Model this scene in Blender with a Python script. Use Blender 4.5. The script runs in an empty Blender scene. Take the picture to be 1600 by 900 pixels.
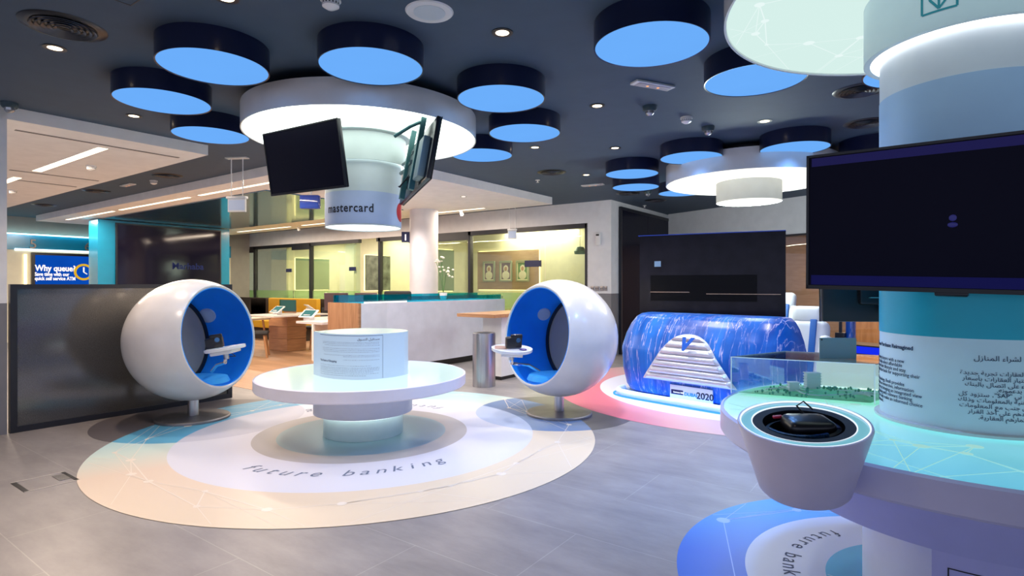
import bpy, bmesh, math, random
from mathutils import Vector, Matrix
random.seed(7)
PI = math.pi
S = bpy.context.scene
COL = S.collection
# ------------------------------------------------------------------ camera, world, exposure
EYE = 1.3
YAW = math.radians(35.76)              # the building grid is turned against the lens axis
CC, SS = math.cos(YAW), math.sin(YAW)
def cw(X, Y, z=0.0):                   # metres right of / ahead of the camera -> building coordinates
    return Vector((X*CC - Y*SS, X*SS + Y*CC, z))
cam_d = bpy.data.cameras.new('camera'); cam = bpy.data.objects.new('camera', cam_d); COL.objects.link(cam)
cam.location = (0, 0, EYE); cam.rotation_euler = (PI/2, 0, YAW)
cam_d.sensor_width = 36; cam_d.lens = 20.25; cam_d.shift_y = -5/1600; cam_d.clip_start = .05
S.camera = cam
S.view_settings.view_transform = 'Standard'; S.view_settings.look = 'None'
S.view_settings.gamma = 1; S.view_settings.exposure = 0.0
S.view_settings.use_curve_mapping = False
S.cycles.use_denoising = True
S.cycles.max_bounces = 8; S.cycles.transparent_max_bounces = 12
S.cycles.sample_clamp_indirect = 6
W = bpy.data.worlds.new('world'); S.world = W; W.use_nodes = True
W.node_tree.nodes['Background'].inputs[0].default_value = (.70, .74, 1.0, 1)
W.node_tree.nodes['Background'].inputs[1].default_value = 1.0

def lamp(name, kind, loc, energy, color, size=.1, rot=None, spot=None, sizey=None, blend=.6):
    d = bpy.data.lights.new(name, kind); d.energy = energy; d.color = color
    if kind == 'AREA':
        d.size = size
        if sizey: d.shape = 'RECTANGLE'; d.size_y = sizey
        else: d.shape = 'DISK'
    else:
        d.shadow_soft_size = size
    if kind == 'SPOT': d.spot_size = spot or 1.6; d.spot_blend = blend
    o = bpy.data.objects.new(name, d); COL.objects.link(o); o.location = loc
    if rot: o.rotation_euler = rot
    return o

# ------------------------------------------------------------------ materials
class NT:
    def __init__(s, m): s.t = m.node_tree; s.n = s.t.nodes; s.l = s.t.links
    def new(s, typ, **kw):
        n = s.n.new(typ)
        for k, v in kw.items():
            if k.startswith('i_'):
                key = k[2:]; key = int(key) if key.isdigit() else key.replace('_', ' ')
                n.inputs[key].default_value = v
            else: setattr(n, k, v)
        return n
    def link(s, a, b): s.l.new(a, b)
def c4(c): return (c[0], c[1], c[2], 1)
def mat(name, col, rough=.5, metal=0, emit=None, es=0, var=.04, scale=6, bump=0, bscale=40, spec=.5, coat=0, stretch=None):
    m = bpy.data.materials.new(name); m.use_nodes = True; t = NT(m)
    b = t.n['Principled BSDF']
    b.inputs['Roughness'].default_value = rough; b.inputs['Metallic'].default_value = metal
    b.inputs['Specular IOR Level'].default_value = spec
    if coat: b.inputs['Coat Weight'].default_value = coat; b.inputs['Coat Roughness'].default_value = .08
    tc = t.new('ShaderNodeTexCoord')
    mp = t.new('ShaderNodeMapping'); t.link(tc.outputs['Object'], mp.inputs['Vector'])
    if stretch: mp.inputs['Scale'].default_value = stretch
    nz = t.new('ShaderNodeTexNoise', i_Scale=scale, i_Detail=4.0); t.link(mp.outputs[0], nz.inputs['Vector'])
    cr = t.new('ShaderNodeValToRGB')
    cr.color_ramp.elements[0].position = .3; cr.color_ramp.elements[1].position = .7
    cr.color_ramp.elements[0].color = c4([x*(1-var) for x in col]); cr.color_ramp.elements[1].color = c4([min(1, x*(1+var)) for x in col])
    t.link(nz.outputs['Fac'], cr.inputs[0]); t.link(cr.outputs[0], b.inputs['Base Color'])
    if emit: b.inputs['Emission Color'].default_value = c4(emit); b.inputs['Emission Strength'].default_value = es
    if bump:
        n2 = t.new('ShaderNodeTexNoise', i_Scale=bscale, i_Detail=3.0); t.link(mp.outputs[0], n2.inputs['Vector'])
        bp = t.new('ShaderNodeBump', i_Strength=bump, i_Distance=.01); t.link(n2.outputs['Fac'], bp.inputs['Height']); t.link(bp.outputs[0], b.inputs['Normal'])
    return m
def emis(name, col, st, var=.02):
    m = bpy.data.materials.new(name); m.use_nodes = True; t = NT(m)
    t.n.remove(t.n['Principled BSDF'])
    e = t.new('ShaderNodeEmission', i_Strength=st)
    tc = t.new('ShaderNodeTexCoord'); nz = t.new('ShaderNodeTexNoise', i_Scale=2.0); t.link(tc.outputs['Object'], nz.inputs['Vector'])
    cr = t.new('ShaderNodeValToRGB'); cr.color_ramp.elements[0].color = c4([x*(1-var) for x in col]); cr.color_ramp.elements[1].color = c4(col)
    t.link(nz.outputs['Fac'], cr.inputs[0]); t.link(cr.outputs[0], e.inputs['Color'])
    t.link(e.outputs[0], t.n['Material Output'].inputs[0])
    return m
def glass(name, tint, refl=.06, rough=0.0, fm=.22, haze=0, hazecol=(.8, .9, .7)):
    m = bpy.data.materials.new(name); m.use_nodes = True; t = NT(m); t.n.remove(t.n['Principled BSDF'])
    tr = t.new('ShaderNodeBsdfTransparent'); tr.inputs[0].default_value = c4(tint)
    gl = t.new('ShaderNodeBsdfGlossy', i_Roughness=rough); gl.inputs[0].default_value = (1, 1, 1, 1)
    lw = t.new('ShaderNodeLayerWeight', i_Blend=.25)
    ma = t.new('ShaderNodeMath', operation='MULTIPLY_ADD'); ma.inputs[1].default_value = fm; ma.inputs[2].default_value = refl
    t.link(lw.outputs['Fresnel'], ma.inputs[0])
    mx = t.new('ShaderNodeMixShader'); t.link(ma.outputs[0], mx.inputs[0]); t.link(tr.outputs[0], mx.inputs[1]); t.link(gl.outputs[0], mx.inputs[2])
    out = mx
    if haze:
        df = t.new('ShaderNodeBsdfDiffuse'); df.inputs[0].default_value = c4(hazecol)
        m2 = t.new('ShaderNodeMixShader'); m2.inputs[0].default_value = haze
        t.link(mx.outputs[0], m2.inputs[1]); t.link(df.outputs[0], m2.inputs[2]); out = m2
    t.link(out.outputs[0], t.n['Material Output'].inputs[0])
    return m
def wood(name, c1, c2, scale=3, rough=.4, stretch=(1, 12, 12)):
    m = bpy.data.materials.new(name); m.use_nodes = True; t = NT(m); b = t.n['Principled BSDF']; b.inputs['Roughness'].default_value = rough
    tc = t.new('ShaderNodeTexCoord'); mp = t.new('ShaderNodeMapping'); mp.inputs['Scale'].default_value = stretch; t.link(tc.outputs['Object'], mp.inputs[0])
    nz = t.new('ShaderNodeTexNoise', i_Scale=scale, i_Detail=6.0, i_Distortion=.6); t.link(mp.outputs[0], nz.inputs['Vector'])
    cr = t.new('ShaderNodeValToRGB'); cr.color_ramp.elements[0].position = .35; cr.color_ramp.elements[1].position = .65
    cr.color_ramp.elements[0].color = c4(c1); cr.color_ramp.elements[1].color = c4(c2)
    t.link(nz.outputs['Fac'], cr.inputs[0]); t.link(cr.outputs[0], b.inputs['Base Color'])
    return m
def brickfloor(name, base, dark, mortar, bw, rh, mortar_size, off, rough=.35, grain=(2, 2, 2), boards=.0, freq=2):
    m = bpy.data.materials.new(name); m.use_nodes = True; t = NT(m); b = t.n['Principled BSDF']
    tc = t.new('ShaderNodeTexCoord'); mp = t.new('ShaderNodeMapping'); mp.inputs['Location'].default_value = (off[0], off[1], 0); t.link(tc.outputs['Object'], mp.inputs[0])
    br = t.new('ShaderNodeTexBrick', offset=.5, offset_frequency=freq); br.inputs['Scale'].default_value = 1
    br.inputs['Mortar Size'].default_value = mortar_size; br.inputs['Mortar Smooth'].default_value = .3
    br.inputs['Brick Width'].default_value = bw; br.inputs['Row Height'].default_value = rh
    br.inputs['Color1'].default_value = c4(base); br.inputs['Color2'].default_value = c4([x*(1-boards) for x in base]); br.inputs['Mortar'].default_value = c4(mortar)
    t.link(mp.outputs[0], br.inputs['Vector'])
    g = t.new('ShaderNodeMapping'); g.inputs['Scale'].default_value = grain; t.link(tc.outputs['Object'], g.inputs[0])
    nz = t.new('ShaderNodeTexNoise', i_Scale=1.6, i_Detail=8.0, i_Roughness=.65); t.link(g.outputs[0], nz.inputs['Vector'])
    cr = t.new('ShaderNodeValToRGB'); cr.color_ramp.elements[0].position = .3; cr.color_ramp.elements[1].position = .72
    cr.color_ramp.elements[0].color = c4(dark); cr.color_ramp.elements[1].color = (1, 1, 1, 1); t.link(nz.outputs['Fac'], cr.inputs[0])
    mx = t.new('ShaderNodeMix', data_type='RGBA', blend_type='MULTIPLY'); mx.inputs[0].default_value = 1
    t.link(br.outputs['Color'], mx.inputs[6]); t.link(cr.outputs[0], mx.inputs[7]); t.link(mx.outputs[2], b.inputs['Base Color'])
    b.inputs['Roughness'].default_value = rough
    return m
M = {}
M['white'] = mat('white_gloss', (.80, .80, .80), .25, coat=.2)
M['shell'] = mat('shell_white', (.72, .70, .68), .22, coat=.3)
M['wallwhite'] = mat('wall_paint', (.80, .80, .82), .75, bump=.03)
M['wallgrey'] = mat('wall_grey_panel', (.20, .20, .22), .6, bump=.03)
M['bandgrey'] = mat('band_paint_grey', (.36, .34, .32), .8)
M['ceil'] = mat('ceiling_paint_dark', (.050, .085, .135), .7, bump=.05, bscale=200)
M['soffit'] = mat('soffit_paint', (.86, .84, .83), .8)
M['soffitside'] = mat('soffit_side_paint', (.7, .71, .75), .8)
M['black'] = mat('black_satin', (.008, .009, .012), .35)
M['blackframe'] = mat('black_frame', (.010, .012, .020), .4)
M['screen'] = mat('screen_black', (.004, .004, .008), .22, emit=(.01, .01, .05), es=.06, spec=.12)
M['screen3'] = mat('screen_dark_glow', (.003, .003, .008), .35, emit=(.05, .05, .35), es=.01, spec=.08)
M['screenband'] = mat('screen_band', (.01, .01, .05), .3, emit=(.06, .05, .40), es=.12, spec=.1)
M['darkglass'] = mat('dark_glass', (.060, .058, .055), .12, spec=.9, var=.4, scale=180, coat=.3)
M['navycase'] = mat('navy_casing', (.006, .010, .045), .30, coat=.2)
M['bluelight'] = emis('blue_diffuser', (.155, .44, 1.0), 1.0, .08)
M['disclight'] = emis('white_diffuser', (.90, 1.0, .93), 3.2)
M['disclight_warm'] = emis('warm_white_diffuser', (1.0, .98, .90), 1.35)
M['led'] = emis('led_warm', (1.0, .78, .55), 3.2)
M['ledwhite'] = emis('led_cool', (.85, 1.0, .97), 2.2)
M['ledblue'] = emis('led_blue', (.06, .32, 1.0), 1.6)
M['ledteal'] = emis('led_teal', (.45, .95, 1.0), 4.0)
M['halo'] = emis('led_halo', (1.0, .82, .42), 3.0)
M['steel'] = mat('brushed_steel', (.50, .50, .52), .28, 1, var=.15, scale=4, stretch=(30, 30, .5))
M['darksteel'] = mat('dark_steel', (.26, .25, .26), .5, 1, var=.15)
M['chrome'] = mat('chrome', (.8, .8, .82), .08, 1)
M['teal'] = mat('teal_lacquer', (.006, .22, .40), .25, coat=.3)
M['canopy'] = mat('canopy_gloss', (.004, .10, .21), .14, 0, coat=1, spec=1.0, bump=.2, bscale=2.5, stretch=(.6, 6, 1))
M['tealfilm'] = mat('teal_film', (.005, .40, .50), .35)
M['lining'] = mat('blue_lining', (.006, .31, .98), .7, bump=.1, bscale=300)
M['cushion'] = mat('cushion_blue', (.04, .42, .98), .75, bump=.15, bscale=200)
M['speakergrey'] = mat('speaker_mesh', (.55, .62, .70), .6)
M['silver'] = mat('silver_paint', (.62, .64, .68), .25, .35)
M['oak'] = wood('oak_veneer', (.42, .20, .09), (.56, .29, .14), 2.2, .4, (1, 14, 14))
M['oakv'] = wood('oak_veneer_upright', (.40, .19, .08), (.54, .28, .13), 2.2, .4, (9, 9, 1))
M['walnut'] = wood('walnut_veneer', (.36, .17, .08), (.48, .25, .12), 3, .4, (1, 1, 12))
M['panelwood'] = wood('pale_brown_panel', (.36, .23, .15), (.42, .28, .19), 2, .5, (2, 2, 14))
M['mustard'] = mat('mustard_fabric', (.52, .29, .012), .85, bump=.2, bscale=200)
M['brownfab'] = mat('dark_brown_fabric', (.035, .024, .018), .85, bump=.2, bscale=200)
M['chairfab'] = mat('charcoal_fabric', (.03, .03, .032), .85, bump=.2, bscale=300)
M['cream'] = mat('cream_paint', (.72, .70, .56), .8)
M['greenpanel'] = mat('sage_panel', (.25, .32, .20), .6)
M['officefloor'] = mat('office_carpet', (.25, .20, .14), .9)
M['navysign'] = mat('navy_sign', (.010, .016, .075), .4)
M['textwhite'] = mat('text_white', (.9, .9, .9), .5, emit=(1, 1, 1), es=.6)
M['ink'] = mat('ink_black', (.015, .018, .03), .6)
M['inknavy'] = mat('ink_navy', (.02, .04, .10), .6)
M['inkgrey'] = mat('ink_grey', (.13, .16, .24), .6)
M['tealink'] = mat('ink_teal', (.01, .30, .38), .5)
M['red'] = mat('red_vinyl', (.62, .01, .02), .4)
M['leather'] = mat('white_leather', (.72, .74, .78), .38, bump=.05, bscale=120)
M['officeglass'] = glass('office_glass', (.94, .98, .86), .03)
M['frost'] = glass('frosted_band', (.72, .90, .62), .05, haze=.28, hazecol=(.50, .66, .36))
M['acrylic'] = glass('acrylic', (.96, .98, .99), .02)
M['acryliclid'] = glass('acrylic_lid', (.45, .52, .58), .25)
M['tealglass'] = glass('teal_glass', (.10, .62, .75), .05, haze=.06, hazecol=(0, .45, .55))
M['greenglass'] = glass('green_glass', (.02, .30, .16), .08, haze=.15, hazecol=(0, .25, .12))
M['foam'] = mat('black_foam', (.032, .042, .055), .85, bump=.25, bscale=300)
M['plastic_black'] = mat('black_plastic', (.012, .013, .017), .3)
M['visor'] = mat('iridescent_visor', (.03, .10, .22), .06, .6, coat=1, var=.9, scale=22)
M['redtab'] = mat('red_tab', (.6, .02, .06), .5)
M['portlens'] = mat('dome_lens', (.35, .36, .38), .08, .6)
M['plate'] = mat('plate_white', (.72, .72, .74), .4)

# ------------------------------------------------------------------ mesh builder
class MB:
    def __init__(s): s.b = bmesh.new()
    def box(s, x0, x1, y0, y1, z0, z1, bev=0, seg=2, mtx=None):
        m = Matrix.Translation(((x0+x1)/2, (y0+y1)/2, (z0+z1)/2)) @ Matrix.Diagonal((abs(x1-x0), abs(y1-y0), abs(z1-z0), 1))
        if mtx: m = mtx @ m
        r = bmesh.ops.create_cube(s.b, size=1, matrix=m)
        if bev:
            vs = r['verts']; es = list({e for v in vs for e in v.link_edges})
            bmesh.ops.bevel(s.b, geom=es, offset=bev, segments=seg, affect='EDGES', profile=.5)
        return s
    def prism(s, pts, z0, z1, mtx=None):
        lo = [s.b.verts.new((x, y, z0)) for x, y in pts]; hi = [s.b.verts.new((x, y, z1)) for x, y in pts]
        n = len(pts)
        s.b.faces.new(lo[::-1]); s.b.faces.new(hi)
        for i in range(n): s.b.faces.new((lo[i], lo[(i+1) % n], hi[(i+1) % n], hi[i]))
        if mtx: bmesh.ops.transform(s.b, matrix=mtx, verts=lo+hi)
        return s
    def lathe(s, prof, seg=64, mtx=None, a0=0, a1=2*PI, close=False):
        full = abs(a1-a0-2*PI) < 1e-6
        n = seg if full else seg+1
        rings = []; allv = []
        for r, z in prof:
            if r < 1e-6: v = s.b.verts.new((0, 0, z)); rings.append([v]); allv.append(v)
            else:
                vs = [s.b.verts.new((r*math.cos(a0+(a1-a0)*i/seg), r*math.sin(a0+(a1-a0)*i/seg), z)) for i in range(n)]
                rings.append(vs); allv += vs
        pairs = list(zip(rings, rings[1:]))
        if close: pairs.append((rings[-1], rings[0]))
        for A, B in pairs:
            for i in range(seg):
                j = (i+1) % n
                try:
                    if len(A) == 1 and len(B) == 1: continue
                    if len(A) == 1: s.b.faces.new((A[0], B[j], B[i]))
                    elif len(B) == 1: s.b.faces.new((A[i], A[j], B[0]))
                    else: s.b.faces.new((A[i], A[j], B[j], B[i]))
                except ValueError: pass
        if mtx: bmesh.ops.transform(s.b, matrix=mtx, verts=allv)
        return s
    def cyl(s, r, z0, z1, seg=32, mtx=None, r2=None):
        return s.lathe([(0, z0), (r, z0), (r if r2 is None else r2, z1), (0, z1)], seg, mtx)
    def tube(s, pts, r, seg=8):
        pts = [Vector(p) for p in pts]; rings = []
        for i, p in enumerate(pts):
            d = ((pts[min(i+1, len(pts)-1)]-pts[max(i-1, 0)])).normalized()
            q = d.to_track_quat('Z', 'Y')
            rings.append([s.b.verts.new(p + q @ Vector((r*math.cos(2*PI*k/seg), r*math.sin(2*PI*k/seg), 0))) for k in range(seg)])
        for A, B in zip(rings, rings[1:]):
            for k in range(seg): s.b.faces.new((A[k], A[(k+1) % seg], B[(k+1) % seg], B[k]))
        s.b.faces.new(rings[0][::-1]); s.b.faces.new(rings[-1])
        return s
    def ball(s, c, r, sc=(1, 1, 1), sub=2):
        bmesh.ops.create_icosphere(s.b, subdivisions=sub, radius=1, matrix=Matrix.Translation(c) @ Matrix.Diagonal((r*sc[0], r*sc[1], r*sc[2], 1)))
        return s
    def quad(s, *ps):
        s.b.faces.new([s.b.verts.new(p) for p in ps]); return s
    def grid(s, f, nu, nv, closeu=False):
        g = [[s.b.verts.new(f(i/nu, j/nv)) for j in range(nv+1)] for i in range(nu if closeu else nu+1)]
        N = len(g)
        for i in range(nu):
            for j in range(nv): s.b.faces.new((g[i][j], g[(i+1) % N][j], g[(i+1) % N][j+1], g[i][j+1]))
        return s
    def flatline(s, a, b, w, z):
        a = Vector((a[0], a[1])); b = Vector((b[0], b[1])); d = (b-a).normalized(); n = Vector((-d.y, d.x))*w/2
        s.quad((a.x+n.x, a.y+n.y, z), (a.x-n.x, a.y-n.y, z), (b.x-n.x, b.y-n.y, z), (b.x+n.x, b.y+n.y, z)); return s
    def mesh(s, name, material, smooth=True, recalc=True):
        if recalc: bmesh.ops.recalc_face_normals(s.b, faces=s.b.faces)
        me = bpy.data.meshes.new(name); s.b.to_mesh(me); s.b.free()
        me.materials.append(material)
        if smooth:
            for p in me.polygons: p.use_smooth = True
            me.set_sharp_from_angle(angle=math.radians(35))
        return me
def thing(name, label, cat, loc=(0, 0, 0), rz=0, group=None):
    o = bpy.data.objects.new(name, None); COL.objects.link(o); o.location = loc; o.rotation_euler = (0, 0, rz); o.empty_display_size = .1
    o['label'] = label; o['category'] = cat
    if group: o['group'] = group
    return o
def part(name, mb, m, parent, label=None, loc=None, rot=None, smooth=True, recalc=True):
    me = mb if isinstance(mb, bpy.types.Mesh) else mb.mesh(name, m, smooth, recalc)
    if isinstance(mb, bpy.types.Mesh): me.materials.clear(); me.materials.append(m)
    o = bpy.data.objects.new(name, me); COL.objects.link(o); o.parent = parent
    if loc is not None: o.location = loc
    if rot is not None: o.rotation_euler = rot
    if label: o['label'] = label
    return o
def solo(name, mb, m, label, cat, loc=(0, 0, 0), rz=0, group=None, smooth=True):
    o = part(name, mb, m, None, None, loc, (0, 0, rz), smooth); o['label'] = label; o['category'] = cat
    if group: o['group'] = group
    return o
def struct(name, mb, m, parent=None, smooth=False):
    o = part(name, mb, m, parent, smooth=smooth)
    if parent is None: o['kind'] = 'structure'
    return o
def dup(root, loc, rz=None, label=None, group=None, drop=()):
    r = root.copy(); COL.objects.link(r); r.location = loc
    if rz is not None: r.rotation_euler = (0, 0, rz)
    if label: r['label'] = label
    if group: r['group'] = group
    for ch in list(root.children):
        if ch.name.split('.')[0] in drop: continue
        c = ch.copy(); COL.objects.link(c); c.parent = r
        for g in list(ch.children):
            d = g.copy(); COL.objects.link(d); d.parent = c
    return r
def text_mesh(s, size=1.0, extrude=.0, bold=0, align='LEFT', spacing=1, res=3, shear=0):
    c = bpy.data.curves.new('t', 'FONT'); c.body = s; c.size = size; c.extrude = extrude; c.offset = bold; c.align_x = align
    c.space_character = spacing; c.resolution_u = res; c.shear = shear; c.space_line = 1.0
    o = bpy.data.objects.new('t', c); COL.objects.link(o); bpy.context.view_layer.update()
    me = bpy.data.meshes.new_from_object(o.evaluated_get(bpy.context.evaluated_depsgraph_get()))
    bpy.data.objects.remove(o); bpy.data.curves.remove(c)
    return me
def join_meshes(lst):
    b = bmesh.new()
    for me, mtx in lst:
        n0 = len(b.verts); b.from_mesh(me); b.verts.ensure_lookup_table()
        bmesh.ops.transform(b, matrix=mtx, verts=b.verts[n0:]); bpy.data.meshes.remove(me)
    me = bpy.data.meshes.new('m'); b.to_mesh(me); b.free(); return me
def width(me): 
    xs = [v.co.x for v in me.vertices]; return (min(xs), max(xs)) if xs else (0, 0)
# arabic letters joined by hand (isolated, final, initial, medial forms)
AF = {'ا': 'ﺍﺎ', 'أ': 'ﺃﺄ', 'إ': 'ﺇﺈ', 'د': 'ﺩﺪ', 'ذ': 'ﺫﺬ', 'ر': 'ﺭﺮ', 'ز': 'ﺯﺰ', 'و': 'ﻭﻮ', 'ة': 'ﺓﺔ', 'ى': 'ﻯﻰ', 'ء': 'ﺀ',
      'ب': 'ﺏﺐﺑﺒ', 'ت': 'ﺕﺖﺗﺘ', 'ث': 'ﺙﺚﺛﺜ', 'ج': 'ﺝﺞﺟﺠ', 'ح': 'ﺡﺢﺣﺤ', 'خ': 'ﺥﺦﺧﺨ', 'س': 'ﺱﺲﺳﺴ', 'ش': 'ﺵﺶﺷﺸ', 'ص': 'ﺹﺺﺻﺼ',
      'ع': 'ﻉﻊﻋﻌ', 'غ': 'ﻍﻎﻏﻐ', 'ف': 'ﻑﻒﻓﻔ', 'ق': 'ﻕﻖﻗﻘ', 'ك': 'ﻙﻚﻛﻜ', 'ل': 'ﻝﻞﻟﻠ', 'م': 'ﻡﻢﻣﻤ', 'ن': 'ﻥﻦﻧﻨ', 'ه': 'ﻩﻪﻫﻬ', 'ي': 'ﻱﻲﻳﻴ'}
def arabic(s):
    out = []; i = 0
    s = s.replace('لا', '\x01').replace('لأ', '\x02')
    AFx = dict(AF); AFx['\x01'] = 'ﻻﻼ'; AFx['\x02'] = 'ﻷﻸ'
    for i, ch in enumerate(s):
        if ch not in AFx: out.append(ch); continue
        f = AFx[ch]
        prev = i > 0 and s[i-1] in AFx and len(AFx[s[i-1]]) == 4
        nxt = i < len(s)-1 and s[i+1] in AFx and len(f) == 4 and s[i+1] != 'ء'
        k = (1 if prev else 0) + (2 if nxt else 0)
        out.append(f[min(k, len(f)-1)] if k < len(f) else f[-1])
    # reverse for left-to-right setting, keep latin runs readable
    r = ''.join(out)[::-1]
    return r.replace('PAS', 'SAP')
def wrap_cyl(me, R, a_start, z0, inward=False):
    # x runs round the cylinder (anticlockwise seen from above), y goes up
    for v in me.vertices:
        x, y, z = v.co; a = a_start + x/R; rr = R + z
        v.co = (rr*math.cos(a), rr*math.sin(a), z0+y)
    return me

# ------------------------------------------------------------------ key positions
C1 = cw(-1.308, 5.08); C2 = cw(1.88, 2.38); C3 = cw(2.90, 7.06)
BALL1 = cw(-3.10, 5.60); BALL2 = cw(.475, 5.80)
CEIL = 2.856

# ================================================================== SHELL
tile = brickfloor('stone_tile', (.32, .30, .295), (.62, .62, .64), (.43, .405, .39), 1.17, .585, .0028, (2.07+1.17*4, -2.05+.585*10, 0), .38, (1.2, 3, 1))
woodf = brickfloor('oak_planks', (.50, .31, .19), (.72, .66, .62), (.30, .18, .10), 1.6, .18, .003, (0, 0, 0), .35, (1.2, 14, 1), .22)
struct('floor', MB().box(-22, 10, -6, 20, -.12, 0), tile)
fw_ = struct('floor_wood', MB().box(-16.8, -6.45, 3.9, 9.6, .0, .004), woodf)
struct('ceiling', MB().box(-17.4, 10, -6, 14.2, CEIL, CEIL+.15), M['ceil'])
struct('wall_left', MB().box(-6.9, -6.5, -4, 1.50, 1.14, CEIL), M['wallwhite'])
struct('wall_left_lower', MB().box(-6.9, -6.495, -4, 1.50, 0, 1.14), M['wallgrey'])
# white dropped ceilings
struct('ceiling_soffit_front', MB().box(-16.8, -6.5, -4, 3.23, 2.745, CEIL-.001), M['soffit'])
struct('ceiling_soffit_back', MB().box(-16.2, -5.4, 4.24, 8.72, 2.73, CEIL-.001), M['soffit'])
# far wall of the machine hall
struct('wall_teller', MB().box(-17.2, -16.8, 2.6, 9.6, 0, CEIL), M['bandgrey'])
# back wall
struct('wall_back_header', MB().box(-18, -4.68, 9.6, 9.8, 2.46, CEIL), M['wallwhite'])
struct('wall_back_pier', MB().box(-5.17, -4.68, 9.6, 9.8, 1.14, 2.46), M['wallwhite'])
struct('wall_back_pier_lower', MB().box(-5.17, -4.68, 9.595, 9.8, 0, 1.14), M['wallgrey'])
struct('wall_right_return', MB().box(-4.88, -4.68, 9.8, 12.5, 1.14, CEIL), M['wallwhite'])
struct('wall_right_return_lower', MB().box(-4.88, -4.675, 9.8, 12.5, 0, 1.14), M['wallgrey'])
FA, FB = cw(3.45, 12.72), cw(7.6, 6.1)
def wall_ab(name, z0, z1, m, th=.15, off=0):
    d = (FB-FA).normalized(); n = Vector((d.y, -d.x, 0))
    if n.dot(-FA) > 0: n = -n
    p = [FA+n*off, FB+n*off, FB+n*(off+th), FA+n*(off+th)]
    return struct(name, MB().prism([(q.x, q.y) for q in p], z0, z1), m)
wall_ab('wall_far', 2.2, CEIL, M['wallwhite'])

# black door leaf on the return wall
dr = thing('door_1', 'tall black door in the white return wall', 'door', (-4.66, 9.95, 0)); del dr['label']; del dr['category']; dr['kind'] = 'structure'
part('door_leaf', MB().box(0, .03, 0, 1.22, .0, 2.70).box(0, .03, 1.23, 2.50, 0, 2.70), M['screen'], dr, smooth=False)
part('door_frame', MB().box(-.01, .04, -.05, 0, 0, 2.76).box(-.01, .04, 2.5, 2.54, 0, 2.76).box(-.01, .04, 0, 2.5, 2.70, 2.76), M['blackframe'], dr, smooth=False)
part('door_handle', MB().tube([(.03, 1.12, 1.02), (.08, 1.12, 1.02), (.08, .98, 1.02)], .01), M['chrome'], dr)

# glazed office front
mull = [-17.7, -16.55, -13.76, -10.95, -8.06, -5.19]
wi = thing('window_1', '', '', (0, 9.6, 0)); del wi['label']; del wi['category']; wi['kind'] = 'structure'
fr = MB()
for u in mull: fr.box(u-.035, u+.035, 0, .10, 0, 2.46)
for u0, u1 in ((-17.7, -11.72), (-11.05, -5.19)): fr.box(u0, u1, 0, .10, 2.37, 2.46)
for u0, u1 in ((-16.9, -16.55), (-14.6, -13.76), (-9.9, -8.06)): fr.box(u0, u1, -.01, .09, 2.28, 2.38)
part('window_frame', fr, M['blackframe'], wi, smooth=False)
gl = MB(); fz = MB()
for u0, u1 in ((-17.6, -16.6), (-16.5, -14.6), (-14.58, -13.8), (-13.7, -11.72), (-11.05, -10.98), (-10.9, -9.9), (-9.88, -8.1), (-8.0, -6.15), (-6.13, -5.22)):
    gl.box(u0, u1, .05, .058, 1.14, 2.38); fz.box(u0, u1, .05, .058, 0, 1.138)
part('window_glass', gl, M['officeglass'], wi, smooth=False)
part('frosted_band', fz, M['frost'], wi, smooth=False)
for u in (-16.85, -14.5, -9.8):
    part('door_pull', MB().tube([(u, .04, .92), (u, -.02, .92), (u, -.02, 1.12), (u, .04, 1.12)], .010), M['blackframe'], wi)
# office interior shell
struct('floor_office', MB().box(-26, -4.9, 9.7, 13.6, 0, .01), M['officefloor'])
struct('ceiling_office', MB().box(-26, -4.9, 9.8, 13.6, 2.62, 2.7), M['soffit'])
struct('wall_office_back', MB().box(-26, -4.9, 12.9, 13.1, 0, 2.62), M['cream'])
for i, u in enumerate((-15.0, -12.0, -9.6, -4.98)):
    struct('wall_office_partition_%d' % (i+1), MB().box(u-.05, u+.05, 9.72 if i < 3 else 9.8, 12.9, 0, 2.62), M['cream'])
for i, (u0, u1, w_) in enumerate(((-17.8, -15.2, 160), (-14.7, -12.3, 150), (-11.7, -9.9, 130), (-9.3, -5.3, 210))):
    lt = thing('office_ceiling_light', ['strip light in the ceiling of the farthest glazed office', 'strip light in the office ceiling left of the open doorway', 'strip light in the office ceiling behind the round column', 'strip light in the ceiling of the office with portraits'][i].replace(' left of', ' beside'), 'ceiling light', ((u0+u1)/2, 11.4, 2.62))
    part('light_frame', MB().box(-(u1-u0)/2+.2, (u1-u0)/2-.2, -.05, .05, -.012, 0), M['white'], lt, smooth=False)
    part('light_diffuser', MB().box(-(u1-u0)/2+.22, (u1-u0)/2-.22, -.035, .035, -.016, -.012), M['led'], lt, smooth=False)
    lamp('office_lamp', 'AREA', ((u0+u1)/2, 11.4, 2.58), w_*.55, (1, .91, .74), 2.0, sizey=1.2)
def wall_panel(x, y, w_, z0, z1, rz, m, label):
    t = thing('wall_panel', label, 'wall panel', (x, y, z0), rz)
    hw = w_/2; h = z1-z0
    part('panel_board', MB().box(-hw, hw, 0, .03, 0, h), m, t, smooth=False)
    part('light_strip', MB().box(-hw+.01, hw-.01, .032, .055, h-.03, h+.012).box(hw-.03, hw+.012, .032, .055, 0, h).box(-hw-.012, -hw+.03, .032, .055, 0, h).box(-hw+.01, hw-.01, .032, .055, -.012, .03), M['halo'], t, 'glowing backlight strip', smooth=False)
    return t
wall_panel(-14.89, 10.50, 1.15, 1.15, 2.08, PI/2, M['greenpanel'], 'backlit sage panel seen through the middle office glass')
wall_panel(-11.89, 10.40, .85, 1.15, 2.08, PI/2, mat('dark_art_panel', (.14, .16, .13), .5, var=.6, scale=5), 'backlit dark picture panel seen through the open doorway')
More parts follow.
